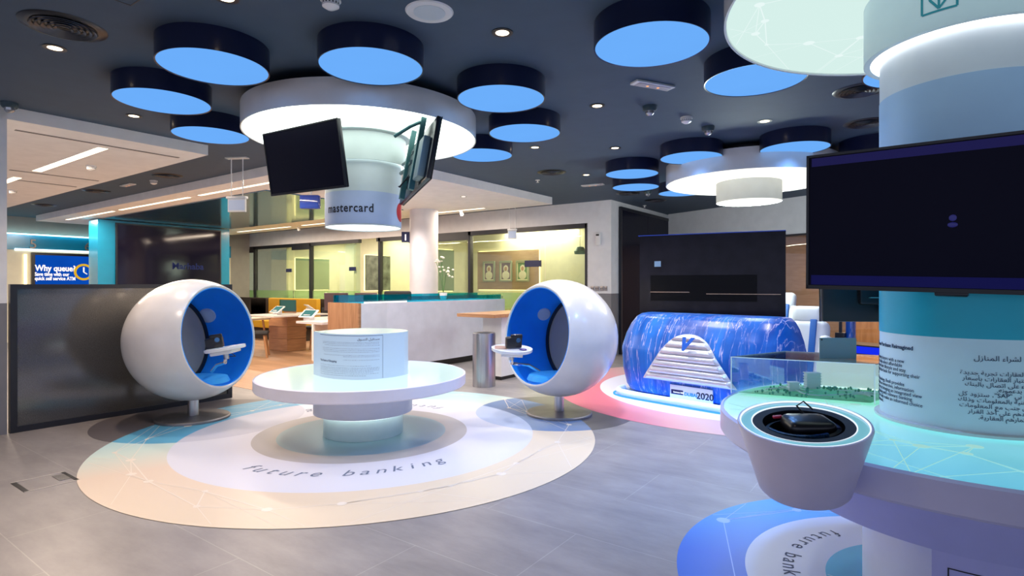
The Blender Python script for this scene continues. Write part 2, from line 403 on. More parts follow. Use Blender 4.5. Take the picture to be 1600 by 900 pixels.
wall_panel(-9.49, 10.45, .55, 1.15, 2.15, PI/2, M['greenpanel'], 'backlit sage panel seen just past the round column')
wall_panel(-8.22, 11.20, 1.82, 1.18, 2.12, 0, M['panelwood'], 'backlit brown wooden panel behind the three framed portraits')
struct('wall_portrait_backing', MB().box(-9.55, -5.03, 11.27, 11.37, 0, 2.62), M['cream'])

# teller hall
struct('trim_teller_band', MB().box(-16.8, -16.76, 2.8, 9, 2.10, 2.44), M['teal'])
struct('trim_teller_wall', MB().box(-16.8, -16.78, 2.8, 9, 0, 2.10), M['cream'])
solo('teller_light_strip', MB().box(-.03, .03, 0, 3.6, 0, .025), M['ledteal'], 'thin cyan light line above the teller counter numbers', 'light strip', (-16.72, 2.9, 2.445))
solo('teller_lower_light_strip', MB().box(0, .02, 0, 2.0, 0, .05), M['ledwhite'], 'white light line just above the Why queue screen', 'light strip', (-16.77, 4.0, 2.08))
solo('teller_side_light_strip', MB().box(0, .02, 0, .05, 0, 1.4), M['halo'], 'warm upright light strip beside the Why queue screen', 'light strip', (-16.77, 4.17, .6))
def flat_text(s, size, m, parent, loc, rot, name='lettering', bold=0, align='LEFT', ext=.002, label=None, spacing=1):
    me = text_mesh(s, size, ext, bold, align, spacing)
    return part(name, me, m, parent, label, loc, rot)
WX = (PI/2, 0, PI/2)   # faces +u
for s_, v, lb in (('5', 4.33, 'grey counter number 5 on the teal teller band'), ('6', 5.40, 'grey counter number 6 partly behind the teal portal')):
    me = text_mesh(s_, .30, .01, 0, 'CENTER'); o = part('counter_number', me, mat('number_grey', (.25, .22, .2), .4, .3), None, None, (-16.74, v, 2.14), WX); o['label'] = lb; o['category'] = 'sign'
ws = thing('wall_screen', 'blue wall screen reading Why queue with a yellow clock', 'screen', (-16.76, 4.30, .55))
part('screen_frame', MB().box(0, .05, 0, 2.2, 0, 1.50), M['blackframe'], ws, smooth=False)
part('display', MB().box(.05, .055, .06, 2.14, .05, 1.44), emis('display_blue', (.004, .11, .72), .75, .35), ws, smooth=False)
def fit_text(s_, size, wd, m, parent, loc, rot, bold=0):
    me = text_mesh(s_, size, .002, bold); x0, x1 = width(me)
    for v in me.vertices: v.co.x = (v.co.x-x0)*wd/(x1-x0)
    return part('lettering', me, m, parent, None, loc, rot)
fit_text('Why queue?', .195, .78, M['textwhite'], ws, (.057, .05, 1.075), WX, .005)
fit_text('Save time with our', .115, .66, M['textwhite'], ws, (.057, .05, .96), WX, .003)
fit_text('quick self service ATM', .115, .78, M['textwhite'], ws, (.057, .05, .86), WX, .003)
yel = emis('clock_yellow', (.95, .55, .02), .8)
RY = Matrix.Rotation(PI/2, 4, 'Y')
part('clock_ring', MB().lathe([(.15, 0), (.20, 0), (.20, .01), (.15, .01)], 40, RY, close=True), yel, ws, loc=(.057, 1.00, 1.06))
part('clock_hands', MB().box(0, .008, -.015, .015, 0, .12).tube([(.004, 0, 0), (.004, .07, -.05)], .012), M['textwhite'], ws, loc=(.058, 1.00, 1.06))

# teal portal with big black screen and glossy canopy
po = thing('teal_portal', 'glossy teal lacquered portal wall with a ceiling canopy', 'portal', (-14.36, 4.81, 0))
part('portal_wall', MB().box(-.5, 0, 0, 2.86, 0, 2.70), M['teal'], po, smooth=False)
part('ceiling_canopy', MB().box(0, 6.3, .05, 2.86, 2.712, 2.729), M['canopy'], po, smooth=False)
bs = thing('video_wall_screen', 'large black glossy screen set in the teal portal wall', 'screen', (-14.35, 5.13, .25))
part('screen_frame', MB().box(0, .05, 0, 2.30, 0, 2.40), M['blackframe'], bs, smooth=False)
part('display', MB().box(.05, .056, .03, 2.27, .03, 2.37), mat('video_wall_black', (.006, .005, .014), .08, emit=(.02, .01, .1), es=.04, spec=.35), bs, smooth=False)
flat_text('Marhaba', .21, mat('dim_blue_text', (.01, .02, .10), .4, emit=(.03, .06, .4), es=.04, spec=.1), bs, (.058, 1.14, 1.42), WX, bold=.004)

# dark glass privacy screen beside the ball chair
ps = thing('glass_screen', 'long dark tinted glass privacy screen in a black frame beside the white column wall', 'partition screen', (-6.52, 1.52, 0))
part('frame', MB().box(-.03, .03, 0, .05, 0, 1.305).box(-.03, .03, 1.93, 1.98, 0, 1.305).box(-.03, .03, .05, 1.93, 0, .05).box(-.03, .03, .05, 1.93, 1.265, 1.305), M['blackframe'], ps, smooth=False)
part('glass_pane', MB().box(-.008, .012, .05, 1.93, .05, 1.265), M['darkglass'], ps, 'dark mesh-textured reflective glass', smooth=False)

# ================================================================== FLOOR GRAPHICS
def ringmesh(r0, r1, z, seg=128):
    b = MB()
    if r0 == 0: b.lathe([(0, z-.001), (r1, z-.001), (r1, z), (0, z)], seg)
    else: b.lathe([(r0, z-.001), (r1, z-.001), (r1, z), (r0, z)], seg, close=True)
    return b
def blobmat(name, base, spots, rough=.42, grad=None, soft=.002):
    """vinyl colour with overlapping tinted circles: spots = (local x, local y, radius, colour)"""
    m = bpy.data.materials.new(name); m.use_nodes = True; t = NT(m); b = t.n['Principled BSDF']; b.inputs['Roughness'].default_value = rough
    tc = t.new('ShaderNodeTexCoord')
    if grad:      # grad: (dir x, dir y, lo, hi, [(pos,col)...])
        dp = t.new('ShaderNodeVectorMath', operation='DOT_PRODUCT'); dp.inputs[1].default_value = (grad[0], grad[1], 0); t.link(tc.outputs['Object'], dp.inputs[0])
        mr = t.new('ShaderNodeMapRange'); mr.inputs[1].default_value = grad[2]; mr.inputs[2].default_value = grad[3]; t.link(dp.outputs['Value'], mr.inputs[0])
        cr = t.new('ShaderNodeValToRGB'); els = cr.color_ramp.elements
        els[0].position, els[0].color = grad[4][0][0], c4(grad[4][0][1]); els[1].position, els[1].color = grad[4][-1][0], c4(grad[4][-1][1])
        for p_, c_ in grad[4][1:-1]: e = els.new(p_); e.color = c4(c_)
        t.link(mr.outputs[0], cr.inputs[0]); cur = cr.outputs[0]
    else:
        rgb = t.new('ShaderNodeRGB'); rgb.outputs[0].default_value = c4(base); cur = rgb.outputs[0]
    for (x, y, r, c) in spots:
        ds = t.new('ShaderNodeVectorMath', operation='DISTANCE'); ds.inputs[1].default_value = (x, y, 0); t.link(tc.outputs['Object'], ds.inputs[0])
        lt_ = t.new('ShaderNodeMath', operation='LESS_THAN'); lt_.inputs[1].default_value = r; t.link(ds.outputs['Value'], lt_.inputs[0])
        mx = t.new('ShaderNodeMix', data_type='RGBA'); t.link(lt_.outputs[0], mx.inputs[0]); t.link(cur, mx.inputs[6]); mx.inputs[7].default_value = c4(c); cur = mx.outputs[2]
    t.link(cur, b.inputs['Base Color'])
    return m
def ring_text(s, rad, a_start, step, size, shear=0, bold=0):
    lst = []
    for i, ch in enumerate(s):
        if ch == ' ': continue
        me = text_mesh(ch, size, 0, bold, 'CENTER', shear=shear)
        a_ = a_start + i*step
        lst.append((me, Matrix.Rotation(a_+PI/2, 4, 'Z') @ Matrix.Translation((0, -rad, 0)) if False else Matrix.Rotation(a_, 4, 'Z') @ Matrix.Translation((rad, 0, 0)) @ Matrix.Rotation(PI/2, 4, 'Z')))
    return join_meshes(lst)
def network(R0, R1, n, z, seed, w=.008, a0=0, a1=2*PI):
    rnd = random.Random(seed); b = MB(); pts = []
    for i in range(n):
        a_ = a0+(a1-a0)*(i+rnd.random()*.7)/n; r = R0+(R1-R0)*(.15+.7*rnd.random()); pts.append((r*math.cos(a_), r*math.sin(a_)))
    seen = set()
    for i, p in enumerate(pts):
        b.lathe([(0, z+.0002), (w*2.6*(0.7+rnd.random()), z+.0002)], 14, Matrix.Translation((p[0], p[1], 0)))
        near = sorted(range(n), key=lambda j: (pts[j][0]-p[0])**2+(pts[j][1]-p[1])**2)[1:4]
        for j in near:
            q = pts[j]
            if (min(i, j), max(i, j)) in seen: continue
            seen.add((min(i, j), max(i, j)))
            ok = all(R0 < math.hypot(p[0]+(q[0]-p[0])*k/8, p[1]+(q[1]-p[1])*k/8) < R1 for k in range(9))
            if ok: b.flatline(p, q, w*(.5+.5*rnd.random()), z)
        a_ = math.atan2(p[1], p[0])+rnd.uniform(-.5, .5)
        q = (R1*.995*math.cos(a_), R1*.995*math.sin(a_))
        if all(R0 < math.hypot(p[0]+(q[0]-p[0])*k/8, p[1]+(q[1]-p[1])*k/8) < R1 for k in range(9)): b.flatline(p, q, w*.5, z)
    return b
ang = lambda d: math.radians(d)+YAW      # camera-frame angle to building angle
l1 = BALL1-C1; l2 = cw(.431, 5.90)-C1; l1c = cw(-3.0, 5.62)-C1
g1 = thing('floor_graphic', 'large cream, white and grey ring floor graphic reading future banking under the round white table', 'floor graphic', (C1.x, C1.y, 0))
# peach in front, pale aqua behind: the vinyl itself changes colour across the ring
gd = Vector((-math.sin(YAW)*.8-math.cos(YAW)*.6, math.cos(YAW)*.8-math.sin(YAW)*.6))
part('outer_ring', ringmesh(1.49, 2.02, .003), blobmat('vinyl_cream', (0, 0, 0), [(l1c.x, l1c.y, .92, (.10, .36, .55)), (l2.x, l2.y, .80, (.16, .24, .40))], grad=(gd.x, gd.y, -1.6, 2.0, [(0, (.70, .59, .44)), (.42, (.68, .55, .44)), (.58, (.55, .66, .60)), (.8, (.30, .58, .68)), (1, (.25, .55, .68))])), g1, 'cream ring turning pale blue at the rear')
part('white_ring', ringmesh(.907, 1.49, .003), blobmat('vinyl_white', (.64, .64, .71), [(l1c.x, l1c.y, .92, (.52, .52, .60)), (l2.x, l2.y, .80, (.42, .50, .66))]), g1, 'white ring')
part('grey_ring', ringmesh(.716, .907, .003), blobmat('vinyl_grey', (.40, .38, .38), []), g1, 'warm grey ring')
part('blue_center', ringmesh(0, .716, .003), blobmat('vinyl_greyblue', (.24, .38, .44), []), g1, 'grey-blue middle')
part('lettering', ring_text('future banking', 1.185, ang(240.5), ang(5.5)-YAW, .17, .28), M['inkgrey'], g1, loc=(0, 0, .0042))
part('lettering', ring_text('future banking', 1.185, ang(60.5), ang(5.5)-YAW, .17, .28), M['inkgrey'], g1, loc=(0, 0, .0042))
part('line_pattern', network(1.50, 2.0, 30, .0038, 4, .008), mat('vinyl_pale_lines', (.78, .70, .60), .4), g1, 'faint network lines', smooth=False, recalc=False)
g3 = thing('floor_graphic', 'blue and white ring floor graphic with network lines under the display table', 'floor graphic', (C2.x, C2.y, 0))
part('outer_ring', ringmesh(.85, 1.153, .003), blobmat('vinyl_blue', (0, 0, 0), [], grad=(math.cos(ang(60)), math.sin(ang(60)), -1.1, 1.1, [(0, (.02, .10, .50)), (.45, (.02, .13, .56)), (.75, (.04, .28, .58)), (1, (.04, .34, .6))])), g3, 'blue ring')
part('white_ring', ringmesh(.514, .85, .003), blobmat('vinyl_white_cool', (.46, .53, .66), []), g3, 'pale blue-white ring')
part('teal_center', ringmesh(0, .514, .003), blobmat('vinyl_teal', (.01, .36, .56), []), g3, 'teal middle')
part('lettering', ring_text('future banking', .69, ang(107), ang(5.4)-YAW, .105, 0), M['inknavy'], g3, loc=(0, 0, .0042))
part('line_pattern', network(.86, 1.15, 13, .0038, 11, .009), mat('vinyl_line_blue', (.25, .42, .78), .4), g3, 'pale blue network lines', smooth=False, recalc=False)
part('line_pattern', network(.0, .51, 8, .0038, 5, .009), mat('vinyl_line_teal', (.35, .62, .72), .4), g3, 'pale network lines in the middle', smooth=False, recalc=False)
g4 = thing('floor_graphic', 'white and pink ring floor graphic under the blue car simulator', 'floor graphic', (C3.x, C3.y, 0))
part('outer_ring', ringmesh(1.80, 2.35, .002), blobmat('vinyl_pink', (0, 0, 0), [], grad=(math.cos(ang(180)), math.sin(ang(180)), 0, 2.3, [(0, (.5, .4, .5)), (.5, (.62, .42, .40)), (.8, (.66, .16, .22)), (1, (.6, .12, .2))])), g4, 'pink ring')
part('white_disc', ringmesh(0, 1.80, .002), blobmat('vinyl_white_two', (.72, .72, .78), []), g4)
greydec = mat('vinyl_dark_grey', (.11, .10, .11), .35)
solo('floor_decal', ringmesh(0, .92, .0012), greydec, 'dark grey circle decal under the ball chair by the glass screen', 'floor decal', cw(-3.0, 5.62))
solo('floor_decal', ringmesh(0, .80, .0012), greydec, 'dark grey circle decal under the ball chair near the steel bin', 'floor decal', cw(.431, 5.90))

# floor box with steel flap
fb_u = thing('floor_socket_box', 'flush floor socket box with steel flap in the tiles', 'floor box', (-4.72, 1.285, 0))
part('box_rim', MB().box(-.145, -.138, -.145, .145, 0, .004).box(.138, .145, -.145, .145, 0, .004), mat('rim_pale', (.6, .56, .5), .4), fb_u, smooth=False)
part('end_slot', MB().box(-.138, .138, -.145, -.118, 0, .003), M['black'], fb_u, smooth=False)
part('end_slot', MB().box(-.138, .138, .125, .145, 0, .003), M['black'], fb_u, smooth=False)
part('flap', MB().box(-.09, .06, .06, .122, 0, .004), M['steel'], fb_u, smooth=False)

# ================================================================== CEILING FITTINGS
KL = 1.08*EYE
Ls = [(-1.379, 2.666, 'blue disc light with navy rim close to the large round air vent'),
      (-1.915, 3.162, 'blue disc light with navy rim over the glass screen, next to a small spotlight'),
      (-2.025, 3.876, 'blue disc light with navy rim beside the white dropped ceiling corner'),
      (-.649, 2.66, 'blue disc light overlapping the front of the first white ring light'),
      (-.059, 3.119, 'blue disc light between the hanging screens and the spotlight, upper of two'),
      (.084, 3.822, 'blue disc light with navy rim beyond a larger one, beside two spotlights'),
      (.584, 2.421, 'largest blue disc light, beside the white emergency lamp'),
      (1.194, 2.833, 'blue disc light half covered by the big glowing ring above the text column'),
      (-.234, 4.467, 'blue disc light touching the edge of the first ring light and the white soffit'),
      (1.416, 4.557, 'blue disc light in front of the far white ring light, under a dome camera'),
      (1.086, 5.22, 'small blue disc light, nearer of the overlapping pair by the far white wall'),
      (1.273, 5.932, 'small blue disc light, farther of the overlapping pair by the far white wall'),
      (1.848, 6.31, 'blue disc light peeking out behind the far white ring light'),
      (2.082, 4.244, 'blue disc light between the far ring light and the large wall screen'),
      (1.921, 2.706, 'blue disc light just showing beside the text column drum'),
      (2.78, 4.42, 'blue disc light mostly hidden by the large wall screen')]
L0 = thing('disc_ceiling_light', Ls[0][2], 'ceiling light', (0, 0, 0), group='round blue ceiling lights')
part('casing', MB().lathe([(.326, -.148), (.334, -.150), (.334, 0), (.326, 0)], 72, close=True), M['navycase'], L0)
part('diffuser', MB().cyl(.3255, -.146, -.130, 72), M['bluelight'], L0)
for i, (x, y, lb) in enumerate(Ls):
    p = cw(x*KL, y*KL, CEIL-.001)
    if i == 0: L0.location = p
    else: dup(L0, p, label=lb)
    lamp('disc_beam', 'SPOT', (p.x, p.y, CEIL-.16), (20 if y > 4 else 165 if x > .3 else 22), (.16, .40, 1.0), .12, (0, 0, 0), 2.5, blend=1)

def ring_fixture(c, z_under, R, label, Rup, zring, Rlow, zlow, lit_bottom, upm, top=2.78, litring=True, diff=None):
    t = thing('ring_ceiling_light', label, 'ceiling light', (c.x, c.y, 0))
    part('disc_casing', MB().lathe([(R+.012, z_under-.004), (R+.022, z_under-.006), (R+.022, top), (.3, top), (.3, top-.02), (R+.012, top-.02)], 128, close=True), M['white'], t, 'white outer drum')
    part('ceiling_collar', MB().cyl(R*.8, top, CEIL, 96), M['black'], t)
    part('diffuser', MB().lathe([(Rup*.9, z_under+.004), (R+.010, z_under+.004), (R+.010, z_under+.012), (Rup*.9, z_under+.012)], 128, close=True), diff or M['disclight'], t, 'glowing ring underside')
    part('network_pattern', network(Rup*1.05, R, 30, z_under+.002, 3, .006), emis('pattern_light', (.84, .98, .96), .98) if diff else M['disclight'], t, 'white network lines on the glowing underside', smooth=False, recalc=False)
    return t
# fixture 1 with the lettered drum
def fixture1():
    t = ring_fixture(C1, 2.588, .966, 'big round white ring light with hanging drum lettered mastercard', .367, 2.335, .325, 1.80, True, None)
    part('upper_drum', MB().lathe([(.367, 2.335), (.367, 2.57), (.385, 2.572), (.405, 2.580), (.405, 2.588), (.30, 2.588), (.30, 2.36), (.355, 2.36), (.355, 2.335)], 96, close=True), mat('drum_paint', (.62, .72, .70), .5), t)
    part('ring_glow', MB().lathe([(.322, 2.345), (.354, 2.345), (.354, 2.352), (.322, 2.352)], 96, close=True), M['ledwhite'], t)
    part('lower_drum', MB().lathe([(.320, 1.800), (.325, 1.797), (.325, 2.358), (.318, 2.358), (.318, 1.81)], 96, close=True), mat('drum_white', (.66, .74, .76), .45), t)
    part('drum_band', MB().lathe([(.3262, 1.81), (.3272, 1.81), (.3272, 2.08), (.3262, 2.08)], 96, close=True), mat('drum_band_blue', (.50, .60, .82), .45), t, 'pale blue printed band')
    part('bottom_diffuser', MB().cyl(.318, 1.806, 1.812, 72), emis('drum_bottom', (.93, 1, 1), 2.4), t)
    me = text_mesh('mastercard', .100, .0006, .0018, 'LEFT', 1.12)
    x0, x1 = width(me); wd = .43; k = wd/(x1-x0)
    for v in me.vertices: v.co.x = (v.co.x-x0)*k; v.co.y *= 1.0
    wrap_cyl(me, .3285, ang(-75.3)-1.07, 1.905)
    part('lettering', me, M['ink'], t)
    b = MB().lathe([(r_*.085/6, 0) for r_ in range(7)], 36)
    for v in b.b.verts:
        aa = ang(-75.3)+1.25+v.co.x/.3275; v.co = (.3280*math.cos(aa), .3280*math.sin(aa), 1.935+v.co.y)
    part('red_circle', b, M['red'], t)
    return t
fixture1()
t2 = ring_fixture(C2, 2.51, .921, 'glowing ring light around the printed text column with network pattern', .365, 2.263, .276, 0, False, None, diff=emis('aqua_diffuser', (.72, .93, .88), .95))
part('upper_drum', MB().lathe([(.340, 2.275), (.340, 2.263), (.365, 2.263), (.365, 2.51), (.31, 2.51), (.31, 2.30), (.340, 2.30)], 96, close=True), mat('drum_aqua', (.74, .92, .98), .45), t2)
part('ring_glow', MB().lathe([(.306, 2.268), (.338, 2.268), (.338, 2.276), (.306, 2.276)], 96, close=True), emis('ring_white', (1, 1, .97), 4.0), t2)
# square emblem on the drum
th_ = math.atan(667/900); ph_ = math.atan2(1.88, 2.38)
EMB = math.atan2(-C2.y, -C2.x)+math.asin(max(-1, min(1, math.hypot(1.88, 2.38)*math.sin(th_-ph_)/.3662)))-(th_-ph_)
b = MB()
def drum_line(p, q, w, R=.3662, z0=0):
    n = 6
    d = Vector(q)-Vector(p); d.normalize(); nn = Vector((-d.y, d.x))*w/2
    for i in range(n):
        a_ = Vector(p).lerp(Vector(q), i/n); c_ = Vector(p).lerp(Vector(q), (i+1)/n)
        P = []
        for s_ in (a_+nn, a_-nn, c_-nn, c_+nn): th = EMB+s_.x/R; P.append((R*math.cos(th), R*math.sin(th), z0+s_.y))
        b.quad(*P)
for p, q in (((-.055, 0), (.055, 0)), ((-.055, 0), (-.055, .12)), ((.055, 0), (.055, .12)), ((-.055, .12), (.055, .12)), ((0, .008), (-.03, .05)), ((-.03, .05), (-.02, .11)), ((0, .008), (.03, .045)), ((.03, .045), (.02, .1)), ((0, .008), (.0, .10))):
    drum_line(p, q, .008, z0=2.325)
part('emblem', b, M['tealink'], t2, 'teal square outline emblem', smooth=False)
t3 = ring_fixture(C3, 2.55, .956, 'far round white ring light with short drum over the car simulator', .373, 2.31, .373, 2.31, True, None, diff=M['disclight_warm'])
part('upper_drum', MB().lathe([(.366, 2.315), (.375, 2.31), (.375, 2.55), (.36, 2.55), (.36, 2.32)], 96, close=True), mat('drum_cream', (.75, .78, .70), .5), t3)
part('bottom_diffuser', MB().cyl(.365, 2.318, 2.324, 72), M['disclight_warm'], t3)
lamp('drum_lamp', 'POINT', (C3.x, C3.y, 1.95), 140, (.88, 1, .95), .34).data.specular_factor = .15

# recessed downlights
dls = [((-3.00, 3.78), 'recessed warm spotlight beside the round air vent near the glass screen'), ((-3.48, 5.30), 'recessed warm spotlight near the white dropped ceiling corner'),
       ((-.06, 3.55), 'recessed warm spotlight beside the round ceiling loudspeaker'), ((.74, 5.0), 'recessed warm spotlight between the emergency lamp and the pair of blue discs'),
       ((.26, 6.51), 'recessed warm spotlight just beyond the smaller blue disc, beside the white soffit'), ((1.17, 6.54), 'recessed warm spotlight in front of the overlapping small blue discs'),
       ((1.05, 8.14), 'recessed warm spotlight beside the white emergency lamp near the soffit end'), ((2.40, 5.47), 'recessed warm spotlight behind the second dome camera'),
       ((-1.33, 2.79-.0), 'recessed warm spotlight at the top edge above the first two blue discs'), ((-3.2, 1.0), 'added out-of-view warm spotlight over the column wall'), ((-1.2, 1.2), 'added out-of-view warm spotlight overhead by the wall')]  # the last two are out of view, added for more light
D0 = thing('downlight', dls[0][1], 'ceiling light', (0, 0, 0), group='recessed ceiling spotlights')
part('trim_ring', MB().lathe([(.042, -.004), (.066, -.004), (.062, 0), (.042, 0)], 32, close=True), M['black'], D0)
part('lamp_lens', MB().cyl(.042, -.003, -.001, 24), emis('spot_lens', (1.0, .80, .55), 5), D0)
for i, ((x, y), lb) in enumerate(dls):
    if i == 8: x, y = -1.42, 3.10; x = (350-800)/900*y; y = 3.12
    p = cw(x, y, CEIL-.001)
    if i == 0: D0.location = p
    else:
        dup(D0, p, label=lb)
    lamp('downlight_beam', 'SPOT', (p.x, p.y, CEIL-.02), (125 if x < -1 or y > 4 else 80), ((1.0, .76, .55) if x < -1 else (1.0, .90, .84)), .05, (0, 0, 0), 1.9, blend=.8)
# round air vents
def vent(p, R, label, first=[None]):
    if first[0] is None:
        t = thing('air_vent', label, 'air vent', p, group='round ceiling air vents')
        part('vent_rim', MB().lathe([(.17, -.008), (.215, -.004), (.22, 0), (.17, 0)], 48, close=True), mat('vent_black', (.012, .015, .022), .3, .2), t)
        rg = MB()
        for r in (.045, .075, .105, .135, .16): rg.lathe([(r-.010, -.010), (r+.004, -.018), (r+.006, -.014), (r-.006, -.006)], 40, close=True)
        part('vent_louvre', rg, mat('vent_grey', (.05, .055, .07), .3, .4), t)
        part('vent_duct', MB().cyl(.17, -.003, -.001, 40), M['black'], t)
        first[0] = t
    else: t = dup(first[0], p, label=label)
    t.scale = (R/.22,)*3 if R != .22 else (1, 1, 1)
for (x, y), R, lb in (((-2.70, 3.47), .22, 'large round black air vent over the glass screen'), ((2.79, 4.61), .2, 'round black air vent beside the glowing ring of the text column'),
                      ((3.41, 5.54), .2, 'round black air vent farther along beside the text column'), ((.55, 7.96), .2, 'round black air vent beside the white soffit corner'),
                      ((1.97, 9.79), .2, 'round black air vent below the farther small blue disc'), ((2.65, 10.61), .2, 'round black air vent nearest the far white wall'),
                      ((-4.9, 8.19), .2, 'round black air vent in the dark strip, nearest the hanging sign'), ((-6.88, 9.53), .2, 'round black air vent in the dark strip, second from the hanging sign'), ((-9.1, 11.2), .2, 'round black air vent at the far end of the dark strip')):
    vent(cw(x, y, CEIL-.001), R, lb)
# loudspeaker, smoke heads, cameras, emergency lamps, sprinklers
sp = thing('ceiling_loudspeaker', 'round white ceiling loudspeaker near the middle blue discs', 'loudspeaker', cw(-.47, 3.28, CEIL-.001))
part('rim', MB().lathe([(.09, -.006), (.13, -.006), (.137, 0), (.09, 0)], 48, close=True), M['white'], sp)
part('mesh_cover', MB().cyl(.09, -.008, -.002, 48), mat('speaker_pale', (.55, .62, .66), .6), sp)
def smoke(p, lb, first=[None]):
    if first[0] is None:
        t = thing('smoke_detector', lb, 'smoke detector', p, group='ceiling smoke detectors')
        part('base', MB().cyl(.055, -.015, 0, 32), M['white'], t)
        part('sensor_head', MB().lathe([(.048, -.018), (.045, -.045), (.02, -.060), (0, -.062), ], 32).lathe([(.048, -.018), (0, -.018)], 32), M['white'], t)
        part('sensor_slots', MB().lathe([(.0465, -.024), (.0475, -.024), (.0465, -.036), (.0455, -.036)], 16, close=True), M['black'], t)
        first[0] = t
    else: dup(first[0], p, label=lb)
smoke(cw(-.985, 3.13, CEIL), 'white smoke detector between the first two blue discs at the ceiling')
smoke(cw(1.62, 5.35, CEIL), 'small smoke detector between the two dome cameras')
smoke(cw(-5.35, 8.6, CEIL), 'smoke detector in the dark strip by the emergency lamp')
smoke(Vector((-8.23, 2.69, 2.745)), 'smoke detector beside the strip light in the white dropped ceiling')
smoke(Vector((-11.31, 2.68, 2.745)), 'smoke detector deeper in the white dropped ceiling beside the column wall')
def dome(p, lb, first=[None]):
    if first[0] is None:
        t = thing('dome_camera', lb, 'security camera', p, group='ceiling dome cameras')
        part('housing', MB().lathe([(.062, 0), (.060, -.03), (.048, -.045), (.03, -.045), (.03, 0)], 32, close=True), mat('camera_teal_black', (.03, .06, .08), .4), t)
        part('lens_dome', MB().lathe([(.04, -.045), (.037, -.065), (.022, -.08), (0, -.085)], 24), M['portlens'], t)
        first[0] = t
    else: dup(first[0], p, label=lb)
dome(cw(-4.30, 4.93, CEIL), 'black dome camera above the white column wall')
dome(cw(1.2, 5.02, CEIL), 'dome camera beyond the emergency lamp')
dome(cw(1.93, 5.67, CEIL), 'dome camera above the blue disc by the far ring light')
dome(cw(2.26, 9.59, CEIL), 'tiny dome camera below the overlapping small blue discs')
def emerg(p, rz, lb, s=1, first=[None]):
    if first[0] is None:
        t = thing('emergency_light', lb, 'emergency light', p, rz, group='white ceiling emergency lights')
        part('housing', MB().box(-.18, .18, -.05, .05, -.02, 0, .006), M['white'], t)
        part('lamp_panel', MB().box(-.15, .15, -.035, .035, -.024, -.019, .003), mat('emergency_panel', (.45, .42, .46), .4), t)
        b2 = MB()
        for x in (-.05, .05): b2.ball((x, 0, -.024), .012, (1, 1, .4))
        part('bulb', b2, emis('bulb_orange', (1, .45, .2), 1.2), t)
        first[0] = t
    else: dup(first[0], p, rz, lb)
emerg(cw(1.09, 4.46, CEIL-.001), YAW+.42, 'white rectangular emergency light between the largest blue disc and the dome camera')
emerg(cw(1.25, 8.92, CEIL-.001), YAW-.5, 'white emergency light near the end of the white soffit')
emerg(cw(-5.95, 8.92, CEIL-.001), 0, 'white emergency light in the dark ceiling strip between the soffits')
for (x, y), lb in (((.38, 8.55), 'small sprinkler head beside the white soffit corner'), ((2.6, 11.3), 'small sprinkler head near the far wall corner')):
    solo('sprinkler', MB().cyl(.035, -.008, 0, 20).cyl(.010, -.035, -.008, 10).cyl(.022, -.04, -.035, 12), M['white'], lb, 'sprinkler', cw(x, y, CEIL-.001))
ha = thing('ceiling_hatch', 'square access hatch outline with a white clip in the dark ceiling', 'hatch', cw(-2.05, 2.78, CEIL-.001), 0)
part('hatch_panel', MB().box(-.3, .3, -.3, .3, -.002, 0), M['ceil'], ha, smooth=False)
part('hatch_seam', MB().box(-.305, -.30, -.3, .3, -.004, 0).box(.30, .305, -.3, .3, -.004, 0).box(-.3, .3, -.305, -.30, -.004, 0).box(-.3, .3, .30, .305, -.004, 0), M['black'], ha, smooth=False)
part('clip', MB().box(.22, .30, .26, .28, -.012, -.002), M['white'], ha, smooth=False)

# strip lights in the soffits
def strip(u0, u1, v, z, lb, w=.06):
    t = thing('strip_light', lb, 'ceiling light', ((u0+u1)/2, v, z), group='warm strip lights in the white soffits')
    h = (u1-u0)/2
    part('light_frame', MB().box(-h-.012, h+.012, -w/2-.012, w/2+.012, -.003, 0), M['white'], t, smooth=False)
    part('light_diffuser', MB().box(-h, h, -w/2, w/2, -.006, -.003), M['led'], t, smooth=False)
    lamp('strip_glow', 'AREA', ((u0+u1)/2, v, z-.012), 70*(u1-u0)/2, (1, .80, .62), (u1-u0), sizey=.06)
strip(-9.18, -7.05, 2.41, 2.745, 'bright strip light in the white dropped ceiling by the column wall', .09)
strip(-12.0, -9.92, 2.40, 2.745, 'strip light end showing beside the white column wall', .09)
strip(-15.31, -12.80, 4.55, 2.73, 'strip light at the far end of the long white soffit')
strip(-12.49, -9.77, 4.55, 2.73, 'strip light over the teal portal, middle of the soffit edge')
strip(-9.43, -6.6, 4.55, 2.73, 'strip light behind the hanging sign')
strip(-15.1, -12.7, 8.30, 2.73, 'strip light along the office glass, farthest from the round column')
strip(-12.2, -9.2, 8.30, 2.73, 'strip light along the office glass beside the mastercard drum')
strip(-7.84, -6.69, 8.40, 2.73, 'short strip light next to the round column')
def slot(u0, u1, v0, v1, z, lb): solo('air_slot', MB().box(u0, u1, v0, v1, -.004, 0), mat('slot_grey', (.16, .15, .15), .5), lb, 'air vent', (0, 0, z))
slot(-6.92, -6.88, 1.65, 3.10, 2.745, 'long thin air slot along the front edge of the white dropped ceiling')
slot(-9.37, -9.33, 2.18, 3.14, 2.745, 'air slot across the white dropped ceiling beyond the strip light')
slot(-10.2, -10.16, 2.0, 3.14, 2.745, 'second air slot deeper in the white dropped ceiling')
